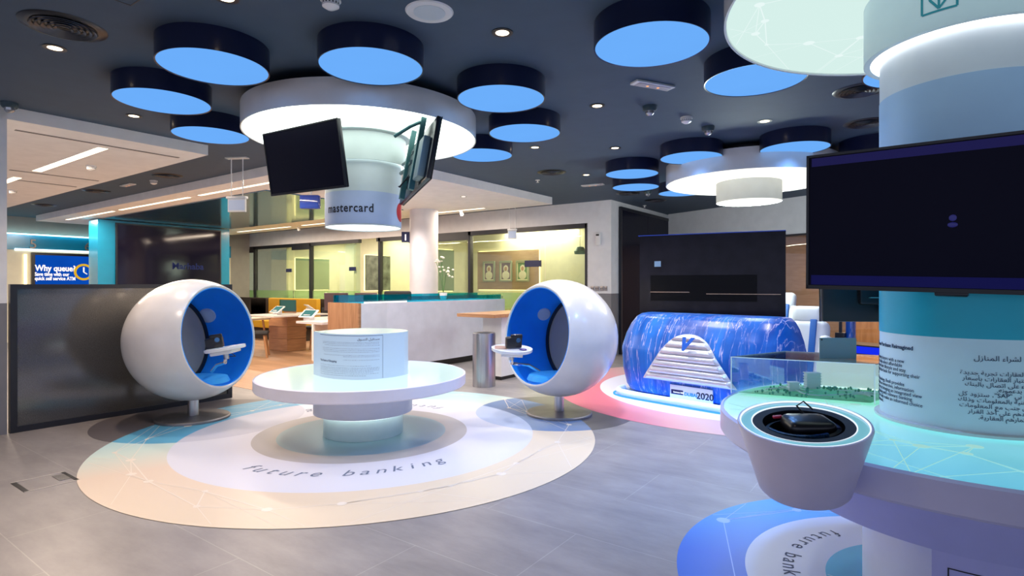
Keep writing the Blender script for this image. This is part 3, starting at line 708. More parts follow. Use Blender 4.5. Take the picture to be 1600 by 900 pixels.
for (u, v), lb in (((-6.09, 7.11), 'small recessed spotlight in the white soffit near the round column'), ((-5.7, 5.0), 'added unseen spotlight in the white soffit corner behind the ring light'), ((-7.56, 7.14), 'small recessed spotlight in the soffit behind the mastercard drum')):  # the soffit corner one is unseen, added to brighten the counter
    t = thing('soffit_spotlight', lb, 'ceiling light', (u, v, 2.73))
    part('trim_ring', MB().lathe([(.035, -.005), (.055, -.005), (.05, 0), (.035, 0)], 24, close=True), M['white'], t)
    part('lamp_lens', MB().cyl(.035, -.004, -.001, 20), M['led'], t)
    lamp('soffit_beam', 'SPOT', (u, v, 2.71), 130, (1, .9, .85), .04, (0, 0, 0), 2.2, blend=.9)
for (u, v), lb in (((-7.3, 8.45), 'small white ceiling spotlight head beside the short strip light'), ((-12.6, 8.45), 'small white ceiling spotlight head over the farthest office')):
    t = thing('spotlight_head', lb, 'spotlight', (u, v, 2.73))
    part('mount', MB().cyl(.03, -.02, 0, 16), M['white'], t)
    part('lamp_head', MB().lathe([(0, 0), (.02, 0), (.035, -.07), (0, -.07)], 16, Matrix.Translation((0, 0, -.02)) @ Matrix.Rotation(.5, 4, 'X')), M['white'], t)
bx_ = thing('soffit_camera_box', 'glossy blue box camera hanging under the soffit below the tilted screen', 'security camera', cw(-3.05, 8.75, 2.45), YAW)
part('housing', MB().box(-.16, .13, -.06, .06, 0, .21, .02), mat('glossy_blue', (.02, .05, .30), .1), bx_)
part('bracket', MB().cyl(.015, .2, .28, 10), M['white'], bx_)

# hanging signs
def hsign(p, zt, z0, z1, w, rz, lb):
    t = thing('hanging_sign', lb, 'sign', (p.x, p.y, 0), rz)
    part('ceiling_plate', MB().box(-w*.55, w*.55, -.04, .04, zt-.015, zt), M['white'], t, smooth=False)
    part('rod', MB().tube([(-w*.3, 0, zt), (-w*.3, 0, z1)], .006), M['white'], t)
    part('rod', MB().tube([(w*.3, 0, zt), (w*.3, 0, z1)], .006), M['white'], t)
    part('sign_case', MB().box(-w/2, w/2, -.035, .035, z1-.03, z1, .004).box(-w/2+.01, w/2-.01, -.012, .012, z0, z1-.03), M['white'], t)
    part('sign_face', MB().box(-w/2+.02, w/2-.02, -.0135, .0135, z0+.02, z1-.045), mat('sign_pale', (.45, .52, .66), .3, emit=(.5, .62, .9), es=.15), t, smooth=False)
hsign(cw(-3.36, 7.04), CEIL, 2.19, 2.38, .25, YAW-.12, 'white hanging sign on two rods between the white soffits')
hsign(Vector((-6.62, 9.2, 0)), CEIL, 2.20, 2.40, .19, YAW, 'small white hanging sign before the portrait office')

# ================================================================== SCREENS ON THE FIXTURES
def rotm(y, t, r): return Matrix.Rotation(y+YAW, 4, 'Z') @ Matrix.Rotation(t, 4, 'X') @ Matrix.Rotation(r, 4, 'Y')
def tv(pos, y, t_, r, w, lb, disp, arm_to=None, bumper=False, sticker=True):
    t = thing('wall_tv', lb, 'television', pos); t.rotation_euler = rotm(y, t_, r).to_euler()
    h = w*.5625
    part('tv_casing', MB().box(-w/2, w/2, 0, .035, -h/2, h/2, .008).box(-w*.3, w*.3, .03, .065, -h*.32, h*.3, .015), M['plastic_black'], t)
    part('display', MB().box(-w/2+.012, w/2-.012, -.002, .001, -h/2+.018, h/2-.012), disp, t, smooth=False)
    part('bezel', MB().box(-w/2, w/2, -.006, .0, -h/2, -h/2+.016).box(-w/2, w/2, -.006, 0, h/2-.010, h/2).box(-w/2, -w/2+.010, -.006, 0, -h/2, h/2).box(w/2-.010, w/2, -.006, 0, -h/2, h/2), M['black'], t, smooth=False)
    if arm_to is not None:
        inv = rotm(y, t_, r).inverted()
        q = inv @ (Vector(arm_to)-Vector(pos))
        part('mount_plate', MB().box(-.12, .12, .06, .075, -.12, .12).box(-.16, -.13, .06, .085, -.2, .2).box(.13, .16, .06, .085, -.2, .2), mat('bracket_grey', (.10, .13, .14), .4, .5), t, smooth=False)
        el = q*.5+Vector((.03, .02, .0))
        part('mount_arm', MB().tube([(0, .075, 0), el, q], .018).tube([(0, .075, .08), el+Vector((0, 0, .08)), q+Vector((0, 0, .08))], .012), mat('bracket_steel', (.16, .22, .22), .35, .5), t)
        part('cable', MB().tube([(.02, .07, -.1), (.08, .12, -.2), el+Vector((.02, 0, -.14)), q+Vector((0, 0, -.12))], .006), M['black'], t)
    return t, h
T1p = cw(-1.643, 4.519, 1.3+.984)
tv1, h1 = tv(T1p, -.568, .165, .006, .9, 'black screen tilted down from the mastercard drum, facing the room', M['screen'], cw(-1.42, 4.78, 2.30))
flat_text('VIZIO', .03, M['inkgrey'], tv1, (-.03, -.004, 0), (PI/2, 0, 0)) if False else None
T2p = cw(-.72, 4.56, 1.3+.952)
tv2, h2 = tv(T2p, 1.97, .20, .10, .86, 'black screen seen from behind on brackets beside the mastercard drum', M['screen'], cw(-.955, 4.96, 2.26))
part('bracket_rail', MB().box(-.20, -.16, .06, .10, -.28, .30).box(.10, .14, .06, .10, -.28, .30).tube([(-.18, .1, .26), (-.18, .17, .20), (-.10, .26, .12)], .014), mat('bracket_teal', (.05, .15, .15), .4, .4), tv2)
part('back_box', MB().box(-.36, -.22, .035, .09, -.22, .10, .01), mat('back_box_grey', (.18, .26, .26), .5), tv2)
T3p = cw(1.60, 2.09, 1.3+.248)
tv3, h3 = tv(T3p, -.774, .075, .028, .99, 'large black screen mounted on the printed text column', M['screen3'], cw(1.80, 2.28, 1.58))
part('screen_bar', MB().box(-.475, .475, -.0035, -.002, h3/2-.048, h3/2-.014), M['screenband'], tv3, 'dim blue menu bar', smooth=False)
part('screen_bar', MB().box(-.475, .475, -.0035, -.002, -h3/2+.018, -h3/2+.058), mat('bar_low', (.008, .008, .06), .3, emit=(.02, .02, .35), es=.10, spec=.1), tv3, 'dim blue lower bar', smooth=False)
part('screen_icon', MB().ball((0, -.003, -.005), .012, (1, .05, 1)).ball((0, -.003, -.030), .016, (1, .05, .6)), mat('icon_blue', (.01, .01, .1), .3, emit=(.04, .04, .6), es=.10), tv3, 'dim person icon')
part('sensor_bump', MB().box(-.05, .05, -.006, .02, -h3/2-.014, -h3/2+.004, .006), M['plastic_black'], tv3)
T4p = cw(2.04, 2.98, 1.35)
tv4, h4 = tv(T4p, PI-.10, .03, 0, .86, 'black screen seen from behind on the far side of the text column', M['screen'], cw(1.95, 2.68, 1.4))
part('cable_tray', MB().box(-.1, .28, .07, .085, -.04, -.035).box(-.1, .22, .07, .085, -.12, -.115).box(.02, .18, .08, .09, .02, .06), mat('tray_teal', (.10, .35, .38), .4), tv4, smooth=False)

# ================================================================== TEXT COLUMN
co = thing('text_column', 'round white column printed with teal band and English and Arabic text', 'column', (C2.x, C2.y, 0))
RC = .305
part('column_body', MB().lathe([(0, .742), (RC, .742), (RC, 2.30), (0, 2.30)], 128), mat('column_white', (.80, .90, .98), .42), co)
part('blue_band', MB().lathe([(RC+.0005, 1.45), (RC+.0015, 1.45), (RC+.0015, 2.088), (RC+.0005, 2.088)], 128, close=True), mat('column_band_blue', (.46, .70, .98), .42), co, 'pale blue upper band')
part('teal_band', MB().lathe([(RC+.0006, 1.10), (RC+.0018, 1.10), (RC+.0018, 1.45), (RC+.0006, 1.45)], 128, close=True), mat('column_band_teal', (.005, .44, .58), .40), co, 'teal middle band')
part('foot_ring', MB().lathe([(RC, .742), (RC+.02, .742), (RC+.02, .752), (RC, .756)], 128, close=True), M['white'], co)
a_cam = math.atan2(-C2.y, -C2.x)        # direction from column to camera
def col_px_angle(px):                    # where the sight line through a column of the frame meets the drum
    th = math.atan((px-800)/900); ph = math.atan2(1.88, 2.38); d = math.hypot(1.88, 2.38)
    s_ = d*math.sin(th-ph)/RC; s_ = max(-1, min(1, s_))
    return a_cam + (math.asin(s_) + (th-ph))*1.0 if False else a_cam + math.asin(s_) - (th-ph)
eng = [('REALI - Home Purchase Reimagined', 1.032, .0265, .0005), ('', .998, 0, 0),
       ('prospective realty buyers with a new', .960, .0245, 0), ('experience to help select affordable', .9325, .0245, 0), ('homes that suit their lifestyle and stay', .905, .0245, 0), ('connected with the bank for supporting their', .8775, .0245, 0), ('investment.', .850, .0245, 0),
       ('Using SAP technology, Reali provides', .815, .0245, 0), ('customers with an immersive, information', .7875+.0, .0245, 0)]
eng2 = ['prospective realty buyers with a new', 'experience to help select affordable', 'homes that suit their lifestyle and stay', 'connected with the bank for supporting their', 'investment.', '', 'Using SAP technology, Reali provides', 'customers with an immersive, information', 'rich experience by bringing an integrated view', 'of a property along with relevant banking', 'services, and to help make an informed choice', 'on their investment.']
lst = []
aL = col_px_angle(1442)                    # end (right edge) of the English column
def put_col(s, y, size, left_edge_angle, bold=0, kx=1, wd=None):
    me = text_mesh(s, size, .0003, bold)
    x0, x1 = width(me)
    if wd: kx = wd/(x1-x0)
    for v in me.vertices: v.co.x = (v.co.x-x0)*kx
    lst.append((wrap_cyl(me, RC+.002, left_edge_angle, y), Matrix.Identity(4)))
me = text_mesh(max(eng2, key=len), .0205); x0, x1 = width(me); kx_ = .37/(x1-x0); bpy.data.meshes.remove(me)
aS = aL - .37/RC
put_col('REALI - Home Purchase Reimagined', 1.040, .0225, aS, .0005, wd=.335)
y = .984
for s_ in eng2:
    if s_: put_col(s_, y, .0205, aS, kx=kx_)
    y -= .0178 if s_ else .004
aR = col_px_angle(1496)
me = text_mesh(arabic('تجربة رائعة وغنية بالمعلومات وذلك'), .0215); x0, x1 = width(me); ka = .33/(x1-x0); bpy.data.meshes.remove(me)
arl = [('الرئيسية لشراء المنازل', 1.022, .0255, .048), ('في مجال العقارات تجربة جديدة', .968, .0215, .008), ('تساعد على اختيار العقارات بأسعار', .947, .0215, .014), ('مع البقاء على اتصال بالبنك', .926, .0215, .022), ('يدعمونه.', .908, .0215, .115),
       ('إس أيه بي "SAP"، ستزود كل', .889, .0215, .004), ('تجربة رائعة وغنية بالمعلومات وذلك', .868, .0215, .002), ('جنبا إلى جنب مع المعلومات', .847, .0215, .006), ('ستساعدهم على أخذ القرار', .826, .0215, .030), ('استثمارهم العقارية.', .805, .0215, .062)]
for s_, y, sz, dx in arl: put_col(arabic(s_), y, sz, aR+dx/RC, kx=ka)
part('lettering', join_meshes(lst), M['inknavy'], co)

# ================================================================== TABLES
def glow_top(name, cA, cB, st, direction):
    m = bpy.data.materials.new(name); m.use_nodes = True; t = NT(m); b = t.n['Principled BSDF']
    tc = t.new('ShaderNodeTexCoord'); dp = t.new('ShaderNodeVectorMath', operation='DOT_PRODUCT'); dp.inputs[1].default_value = (direction[0], direction[1], 0); t.link(tc.outputs['Object'], dp.inputs[0])
    mr = t.new('ShaderNodeMapRange'); mr.inputs[1].default_value = -1; mr.inputs[2].default_value = 1; t.link(dp.outputs['Value'], mr.inputs[0])
    nz = t.new('ShaderNodeTexNoise', i_Scale=1.4); t.link(tc.outputs['Object'], nz.inputs['Vector'])
    ad = t.new('ShaderNodeMath', operation='MULTIPLY_ADD'); ad.inputs[1].default_value = .3; t.link(nz.outputs['Fac'], ad.inputs[0]); t.link(mr.outputs[0], ad.inputs[2])
    cr = t.new('ShaderNodeValToRGB'); cr.color_ramp.elements[0].position = .15; cr.color_ramp.elements[0].color = c4(cA); cr.color_ramp.elements[1].position = 1; cr.color_ramp.elements[1].color = c4(cB)
    t.link(ad.outputs[0], cr.inputs[0]); b.inputs['Base Color'].default_value = (.3, .33, .33, 1); b.inputs['Roughness'].default_value = .12
    t.link(cr.outputs[0], b.inputs['Emission Color']); b.inputs['Emission Strength'].default_value = st
    return m
ta = thing('round_table', 'round white table with a glowing top and stepped pedestal on the ring graphic', 'table', (C1.x, C1.y, .004))
RT = .895
part('tabletop', MB().lathe([(0, .42), (RT-.01, .42), (RT, .43), (RT, .513), (RT-.012, .518), (RT-.016, .512), (0, .512)], 128), mat('table_white', (.74, .74, .82), .3), ta)
part('glowing_panel', MB().cyl(RT-.018, .5125, .5140, 128), glow_top('table_glow', (.70, .92, .78), (.60, .88, .90), .58, (math.cos(ang(0)), math.sin(ang(0)))), ta, 'glowing pale aqua glass top')
part('support_drum', MB().lathe([(0, .193), (.423, .193), (.423, .42), (0, .42)], 96), mat('table_white_low', (.70, .72, .80), .3), ta)
part('light_ring', MB().lathe([(.342, .186), (.40, .186), (.40, .192), (.342, .192)], 96, close=True), M['ledwhite'], ta, 'hidden white light ring')
part('pedestal', MB().lathe([(0, 0), (.34, 0), (.34, .193), (0, .193)], 96), mat('pedestal_aqua', (.62, .76, .76), .35), ta)
# lens shaped podium with printed text
po2 = thing('display_podium', 'white glowing lens-shaped podium reading The Future of Shopping on the round table', 'podium', (0, 0, 0))
Yp = 4.62
def tabpt(px, py): 
    z = .518; Y = 900*(EYE-z)/(py-445); return ((px-800)/900*Y, Y)
A = tabpt(490, 585); Bm = tabpt(548, 594); Cn = tabpt(598, 591.5); Dd = tabpt(632, 586)
AB = [A, tabpt(510, 591.5), Bm, tabpt(575, 593.7), Cn, tabpt(618, 589), Dd]
ax, ay = A; dx, dy = Dd
back = [(dx+.02, dy+.12), (dx-.06, dy+.30), (ax+(dx-ax)*.62, dy+.42), (ax+(dx-ax)*.35, ay+.40), (ax+(dx-ax)*.15, ay+.24)]
def smooth_poly(P, it=2):
    for _ in range(it):
        Q = []
        for i in range(len(P)-1):
            p, q = P[i], P[i+1]; Q += [(.75*p[0]+.25*q[0], .75*p[1]+.25*q[1]), (.25*p[0]+.75*q[0], .25*p[1]+.75*q[1])]
        P = [P[0]]+Q+[P[-1]]
    return P
front = smooth_poly(AB, 2); bk = smooth_poly([Dd]+back+[A], 2)[1:-1]
fw = [cw(*p) for p in front]; bw = [cw(*p) for p in bk]
PH = .372
part('podium_body', MB().prism([(p.x, p.y) for p in fw+bw], .519, .519+PH), mat('podium_glow', (.5, .6, .7), .3, emit=(.50, .72, 1.0), es=.24, var=.01), po2)
part('podium_top', MB().prism([(p.x, p.y) for p in fw+bw], .519+PH, .521+PH), mat('podium_top_glow', (.55, .68, .68), .2, emit=(.55, .85, .85), es=.12, var=.01), po2)
# lay text on the curved front
cum = [0]
for p, q in zip(fw, fw[1:]): cum.append(cum[-1]+(q-p).length)
TL = cum[-1]
def on_front(x, y, off=.0015):
    x = max(0, min(TL-1e-5, x))
    for i in range(len(cum)-1):
        if x <= cum[i+1]:
            k = (x-cum[i])/(cum[i+1]-cum[i]); p = fw[i].lerp(fw[i+1], k); d = (fw[i+1]-fw[i]).normalized(); n = Vector((d.y, -d.x, 0)); q = p+n*off; return (q.x, q.y, .519+y)
    return tuple(fw[-1])
def lay(me, x0, y0):
    for v in me.vertices: v.co = on_front(v.co.x+x0, v.co.y+y0, .0022)
    return me
xs0 = TL*.15; xs1 = TL*.765
b = MB(); n = 24
for i in range(n):
    xa, xb = xs0+(xs1-xs0)*i/n, xs0+(xs1-xs0)*(i+1)/n
    b.quad(on_front(xa, PH*.975-.004), on_front(xb, PH*.975-.004), on_front(xb, PH*.975), on_front(xa, PH*.975))
b.quad(on_front(xs1, .004), on_front(xs1+.003, .004), on_front(xs1+.003, PH*.975), on_front(xs1, PH*.975))
part('sheet_edge', b, mat('edge_grey', (.10, .15, .26), .5), po2, smooth=False)
hd = text_mesh(arabic('مستقبل التسوق'), .028, 0, .0004); x0_, x1_ = width(hd)
hl = [(lay(hd, xs1-.028-(x1_-x0_), PH*.87), Matrix.Identity(4)), (lay(text_mesh('The Future of Shopping', .023, 0, .0008), xs0+.012, PH*.375), Matrix.Identity(4))]
part('heading', join_meshes(hl), M['inkgrey'], po2)
# unreadably small body copy: rows of tiny word strokes
b = MB(); rnd = random.Random(3)
def words_row(xa, xb, y):
    x = xa
    while x < xb-.004:
        w_ = min(rnd.uniform(.006, .020), xb-x)
        k = 0
        while k < w_-.001:
            q = min(.0028, w_-k); h_ = rnd.choice((.003, .004, .0055))
            b.quad(on_front(x+k, y), on_front(x+k+q, y), on_front(x+k+q, y+h_*.55), on_front(x+k, y+h_*.55)); k += q+.0006
        x += w_+.005
for f, k0 in ((.172, .0), (.203, .0), (.241, .03), (.31, 0), (.348, 0), (.383, .02), (.457, .02), (.486, .24), (.56, .24)): words_row(xs0+.055+k0, xs1-.028, PH*(1-f)-.004)
for f, k1 in ((.69, .07), (.733, 0), (.762, 0), (.793, .0), (.824, .05), (.862, .0), (.905, .11)): words_row(xs0+.012, xs1-.028-k1, PH*(1-f)-.004)
part('body_text', b, mat('ink_pale', (.10, .15, .28), .6), po2, 'rows of tiny body text', smooth=False)

# display table 2
tb = thing('display_table', 'round white display table with turquoise glowing top around the text column', 'table', (C2.x, C2.y, .004))
RB = .959
part('tabletop', MB().lathe([(0, .63), (RB-.01, .63), (RB, .64), (RB, .728), (RB-.012, .736), (RB-.016, .728), (0, .728)], 144), mat('table2_white', (.72, .72, .98), .3), tb)
part('glowing_panel', MB().cyl(RB-.018, .7285, .7305, 144), glow_top('table2_glow', (.09, .55, .78), (.36, .86, .62), .72, (math.cos(ang(70)), math.sin(ang(70)))), tb, 'turquoise glowing glass top with network lines')
part('line_pattern', network(.32, RB-.03, 40, .7312, 21, .006), emis('table_lines', (.45, .85, .80), .80), tb, 'pale network lines on the glass', smooth=False, recalc=False)
part('underside_drum', MB().lathe([(0, .40), (.625, .40), (.72, .63), (0, .63)], 128), mat('table2_under', (.58, .60, .95), .35), tb)
part('pedestal', MB().lathe([(0, 0), (.37, 0), (.37, .40), (0, .40)], 96), mat('pedestal2', (.85, .88, .95), .35), tb)
arc = [(.622*math.cos(ang(223+75*i/20)), .622*math.sin(ang(223+75*i/20))) for i in range(21)]
part('storage_box', MB().prism([(.10*math.cos(ang(223)), .10*math.sin(ang(223)))]+arc+[(.10*math.cos(ang(298)), .10*math.sin(ang(298)))], 0, .399), mat('storage_white', (.58, .60, .95), .35), tb)
b = MB()
for (a0_, z0, a1_, z1) in ((227, .02, 227.4, .352), (227, .348, 280, .352), (279.6, .02, 280, .352)):
    n = max(1, int((a1_-a0_)/3))
    for i in range(n):
        aa, ab = ang(a0_+(a1_-a0_)*i/n), ang(a0_+(a1_-a0_)*(i+1)/n)
        b.quad(*[(.624*math.cos(q), .624*math.sin(q), z) for q, z in ((aa, z0), (ab, z0), (ab, z1), (aa, z1))])
part('storage_door_outline', b, M['ink'], tb, smooth=False)

# headset pod on the rim of the display table
pod = thing('headset_pod', 'tapered white pod holding a black mixed-reality headset at the display table edge', 'display pod', cw(.943, 1.86, .652))
tilt = Matrix.Rotation(YAW, 4, 'Z') @ Matrix.Rotation(.14, 4, 'X') @ Matrix.Rotation(-.09, 4, 'Y')
pod.rotation_euler = tilt.to_euler(); pod.scale = (.89, .89, .80)
part('pod_shell', MB().lathe([(0, -.02), (.140, -.02), (.152, -.005), (.218, .262), (.216, .270), (.208, .270), (.204, .262), (.17, .10), (0, .10)], 96), mat('pod_white', (.76, .74, .95), .3), pod)
part('glowing_ring', MB().lathe([(.170, .2605), (.204, .2605), (.204, .2635), (.170, .2635)], 96, close=True), glow_top('pod_glow', (.06, .45, .70), (.25, .72, .75), .62, (math.cos(-.9), math.sin(-.9))), pod, 'turquoise glowing rim')
part('light_edge', MB().lathe([(.2045, .266), (.209, .268), (.209, .272), (.2045, .270)], 96, close=True).lathe([(.166, .2625), (.170, .2645), (.170, .2665), (.166, .2645)], 96, close=True), emis('pod_edge', (.75, .85, 1), 1.3), pod)
part('foam_insert', MB().lathe([(.132, .262), (.166, .262), (.168, .15), (0, .15), (0, .155), (.130, .155)], 72, Matrix.Diagonal((1, 1, 1, 1))), M['foam'], pod)
hs = thing('headset', 'black mixed-reality headset with tinted visor lying in the foam of the pod', 'headset', pod.location+Vector((0, 0, 0))); hs.rotation_euler = pod.rotation_euler; hs.scale = (1.12, 1.12, .86)
part('head_band', MB().lathe([(.082, .19), (.090, .185), (.092, .225), (.082, .228)], 48, Matrix.Diagonal((1.12, .80, 1, 1)), close=True), M['plastic_black'], hs)
part('top_shell', MB().box(-.075, .055, -.040, .055, .205, .262, .022, 3, Matrix.Rotation(.12, 4, 'Y')), M['plastic_black'], hs)
part('visor', MB().lathe([(.100, .165), (.106, .20), (.098, .245), (.090, .245), (.094, .20), (.090, .165)], 24, Matrix.Translation((-.005, -.002, 0)) @ Matrix.Diagonal((1, .85, 1, 1)), a0=PI*1.02, a1=PI*1.62, close=True), M['visor'], hs, 'iridescent tinted visor')
part('strap_pad', MB().box(.060, .098, -.03, .035, .195, .235, .012), mat('pad_navy', (.01, .02, .10), .5), hs)
part('strap_clip', MB().box(-.062, -.035, .045, .056, .246, .256, .003), M['redtab'], hs, 'red tab')
part('cable', MB().tube([(.03, .05, .25), (.02, .075, .275), (.045, .085, .285), (.06, .06, .262)], .003), M['black'], hs)

# acrylic case with the landscape model
a0_, b0_ = (1.136, 2.985), (1.70, 2.70); dv = (.40, .26)
PA = [a0_, b0_, (b0_[0]+dv[0], b0_[1]+dv[1]), (a0_[0]+dv[0], a0_[1]+dv[1])]
PW = [cw(*p) for p in PA]
ca = thing('acrylic_case', 'clear acrylic case over a landscape model on the display table', 'display case', (0, 0, .738))
ct = sum(PW, Vector())/4
for i in range(4):
    p, q = PW[i], PW[(i+1) % 4]; d = (q-p).normalized(); n = Vector((-d.y, d.x, 0))*.003
    part('acrylic_side', MB().prism([(v.x, v.y) for v in (p+n, q+n, q-n, p-n)], 0, .186), M['acrylic'], ca, smooth=False)
part('acrylic_lid', MB().prism([(v.x, v.y) for v in PW], .186, .190), M['acryliclid'], ca, 'dark reflecting lid', smooth=False)
ed = MB()
for v in PW[:2]: ed.tube([(v.x, v.y, 0), (v.x, v.y, .19)], .0028, 6)
ed.tube([(PW[0].x, PW[0].y, .188), (PW[1].x, PW[1].y, .188)], .0022, 6).tube([(PW[0].x, PW[0].y, .188), (PW[3].x, PW[3].y, .188)], .0022, 6).tube([(PW[2].x, PW[2].y, .188), (PW[3].x, PW[3].y, .188)], .0022, 6)
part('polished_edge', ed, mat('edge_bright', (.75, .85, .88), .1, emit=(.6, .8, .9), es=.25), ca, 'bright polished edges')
q0, q1 = PW[3].lerp(PW[2], .25), PW[2]  # glowing panel imitates the white column's reflection in the rear pane
part('reflection_panel', MB().prism([(v.x, v.y) for v in (q0, q1, q1+Vector((.004, .004, 0)), q0+Vector((.004, .004, 0)))], .01, .16), mat('reflection_white', (.7, .78, .76), .4, emit=(.9, 1, .95), es=.35, var=.01), ca, 'white glowing panel imitating a reflection in the rear pane', smooth=False)
mo = thing('landscape_model', 'green landscape model with tiny trees and white buildings inside the acrylic case', 'scale model', (0, 0, .738))
inner = [ct.lerp(v, .93) for v in PW]
def in_case(u, v): return (inner[0].lerp(inner[1], u)).lerp(inner[3].lerp(inner[2], u), v)
hgt = lambda u, v: .004+.010*(math.sin(u*9)*math.cos(v*7)+1)*math.sin(PI*max(0, min(1, v)))
part('terrain', MB().grid(lambda u, v: tuple(in_case(u, v).xy)+(hgt(u, v),), 24, 24), mat('model_green', (.10, .48, .20), .6, emit=(.15, .75, .35), es=.12, var=.35, scale=14), mo)
pth = MB()
for k in range(3):
    P = [in_case(.12+.8*i/16, .25+.18*k+.12*math.sin(i*.6+k)) for i in range(17)]
    pth.tube([(p.x, p.y, .016+.006*math.sin(i*.5)) for i, p in enumerate(P)], .004, 5)
part('model_path', pth, mat('path_white', (.75, .85, .75), .6), mo)
tr = MB()
for k in range(150):
    u, v = random.random(), random.random(); r_ = math.hypot(u-.55, v-.45)
    if abs(r_-.38) > .12 and r_ > .22 and random.random() < .7: continue
    p = in_case(u, v); s_ = random.uniform(.0035, .0075); tr.ball((p.x, p.y, hgt(u, v)+s_*1.2), s_, (1, 1, 1.3), 1)
o = part('model_trees', tr, mat('model_tree_green', (.03, .34, .20), .8), mo, 'tiny dark green trees'); o['kind'] = 'stuff'
for u, v, w_, d_, h_, lb in ((.36, .60, .075, .05, .085, 'taller tiny white building'), (.30, .36, .055, .04, .055, 'lower tiny white building')):
    p = in_case(u, v); b = MB()
    for f in range(int(h_/.014)):
        b.box(-w_/2, w_/2, -d_/2, d_/2, f*.014, f*.014+.004).box(-w_/2+.004, w_/2-.004, -d_/2+.004, d_/2-.004, f*.014+.004, f*.014+.014)
    b.box(-w_/2, w_/2, -d_/2, d_/2, int(h_/.014)*.014, int(h_/.014)*.014+.004)
    part('model_building', b, mat('model_white', (.8, .86, .86), .5), mo, lb, (p.x, p.y, .012), (0, 0, .5), smooth=False)
tbp = cw(1.64, 2.90, .928)
tbl = thing('tablet', 'grey tablet standing upright on the acrylic case', 'tablet', tbp, YAW-.12); 
part('body', MB().box(-.088, .088, -.004, .004, 0, .105, .003), mat('tablet_grey', (.22, .34, .36), .35), tbl)
part('camera_lens', MB().cyl(.004, 0, .002, 12, Matrix.Translation((-.078, -.004, .095)) @ Matrix.Rotation(PI/2, 4, 'X')), M['black'], tbl)

# ================================================================== BALL CHAIRS
def sight(px, py, C, R):     # second crossing of a sight line with the inner sphere
    d = cw((px-800)/900, 1, (445-py)/900).normalized(); o = Vector((0, 0, EYE)); oc = o-C; bb = oc.dot(d); cc = oc.dot(oc)-R*R; disc = bb*bb-cc
    return o+d*(-bb+math.sqrt(max(disc, 0)))
def ball_chair(base, az, spx, label, tray_dir):
    R = .585; Ri = .555; dO = .305; tiltup = math.radians(7)
    t = thing('ball_chair', label, 'chair', (base.x, base.y, 0))
    Cz = .768
    ax = Matrix.Rotation(ang(az), 4, 'Z') @ Matrix.Rotation(-tiltup, 4, 'Y') @ Matrix.Rotation(PI/2, 4, 'Y')   # local z -> opening direction
    mt = Matrix.Translation((0, 0, Cz)) @ ax
    N = 40; po_ = []; a_end = math.acos(dO/R)
    for i in range(N+1): a_ = PI+(a_end-PI)*i/N; po_.append((R*math.sin(a_), R*math.cos(a_)))
    ro = R*math.sin(a_end)
    rim = [(ro-.006, dO+.008), (ro-.018, dO+.008), (ro-.026, dO)]
    shell_prof = po_+rim
    part('shell', MB().lathe(shell_prof, 96, mt), M['shell'], t)
    pi_ = []; a_e2 = math.acos(dO/ (Ri+.002))
    for i in range(N+1): a_ = PI+(a_e2-PI)*i/N; pi_.append((Ri*math.sin(a_), Ri*math.cos(a_)))
    part('lining', MB().lathe(pi_+[(ro-.022, dO)], 96, mt), M['lining'], t, 'bright blue padded lining')
    # round glossy panel set against the rear
    zb = -.24; rb = .44
    ps_ = mt
    part('rear_panel', MB().lathe([(0, zb+.02), (rb-.03, zb+.02), (rb-.028, zb+.012), (0, zb+.012)], 64, ps_), mat('rear_panel_gloss', (.34, .30, .26), .25, 0, bump=.04), t, 'dark glossy round rear panel')
    part('rear_panel_rim', MB().lathe([(rb-.032, zb), (rb+.005, zb), (rb+.005, zb+.035), (rb-.032, zb+.035)], 64, ps_, close=True), M['black'], t)
    # seat cushion in the bowl
    fwd = Vector((math.cos(ang(az)), math.sin(ang(az)), 0)); side = Vector((-fwd.y, fwd.x, 0))
    cu = Matrix(((fwd.x, side.x, 0, 0), (fwd.y, side.y, 0, 0), (0, 0, 1, 0), (0, 0, 0, 1)))
    prof = [(0, -.10), (.20, -.095), (.285, -.06), (.305, -.01), (.28, .035), (.18, .05), (0, .055)]
    part('seat_cushion', MB().lathe(prof, 48, Matrix.Translation((0, 0, .37)) @ cu @ Matrix.Translation((.06, 0, 0)) @ Matrix.Diagonal((.92, .9, 1, 1))), M['cushion'], t, 'lighter blue seat cushion')
    C = Vector((base.x, base.y, Cz))
    for (sx, sy, rs, lb) in spx:
        q = sight(sx, sy, C, Ri-.004)-Vector((base.x, base.y, 0)); nrm = (Vector((0, 0, Cz))-q).normalized()
        mm = Matrix.Translation(q) @ nrm.to_track_quat('Z', 'Y').to_matrix().to_4x4()
        part('speaker', MB().lathe([(0, .008), (rs*.9, .010), (rs, .0), (rs*.95, -.01), (0, -.012)], 40, mm), M['speakergrey'], t, 'round grey speaker')
    part('pedestal_stem', MB().cyl(.047, .03, .215, 32), M['steel'], t)
    part('base_plate', MB().lathe([(0, .0), (.325, .0), (.33, .006), (.328, .02), (.318, .028), (.05, .034), (0, .034)], 72), M['darksteel'], t)
    return t
ball_chair(BALL1, -13, [(324, 493, .085, '')], 'white ball chair with blue interior in front of the dark glass screen', 1)
ball_chair(BALL2, 217, [(850, 491, .075, '')], 'white ball chair with blue interior beside the steel bin', -1)
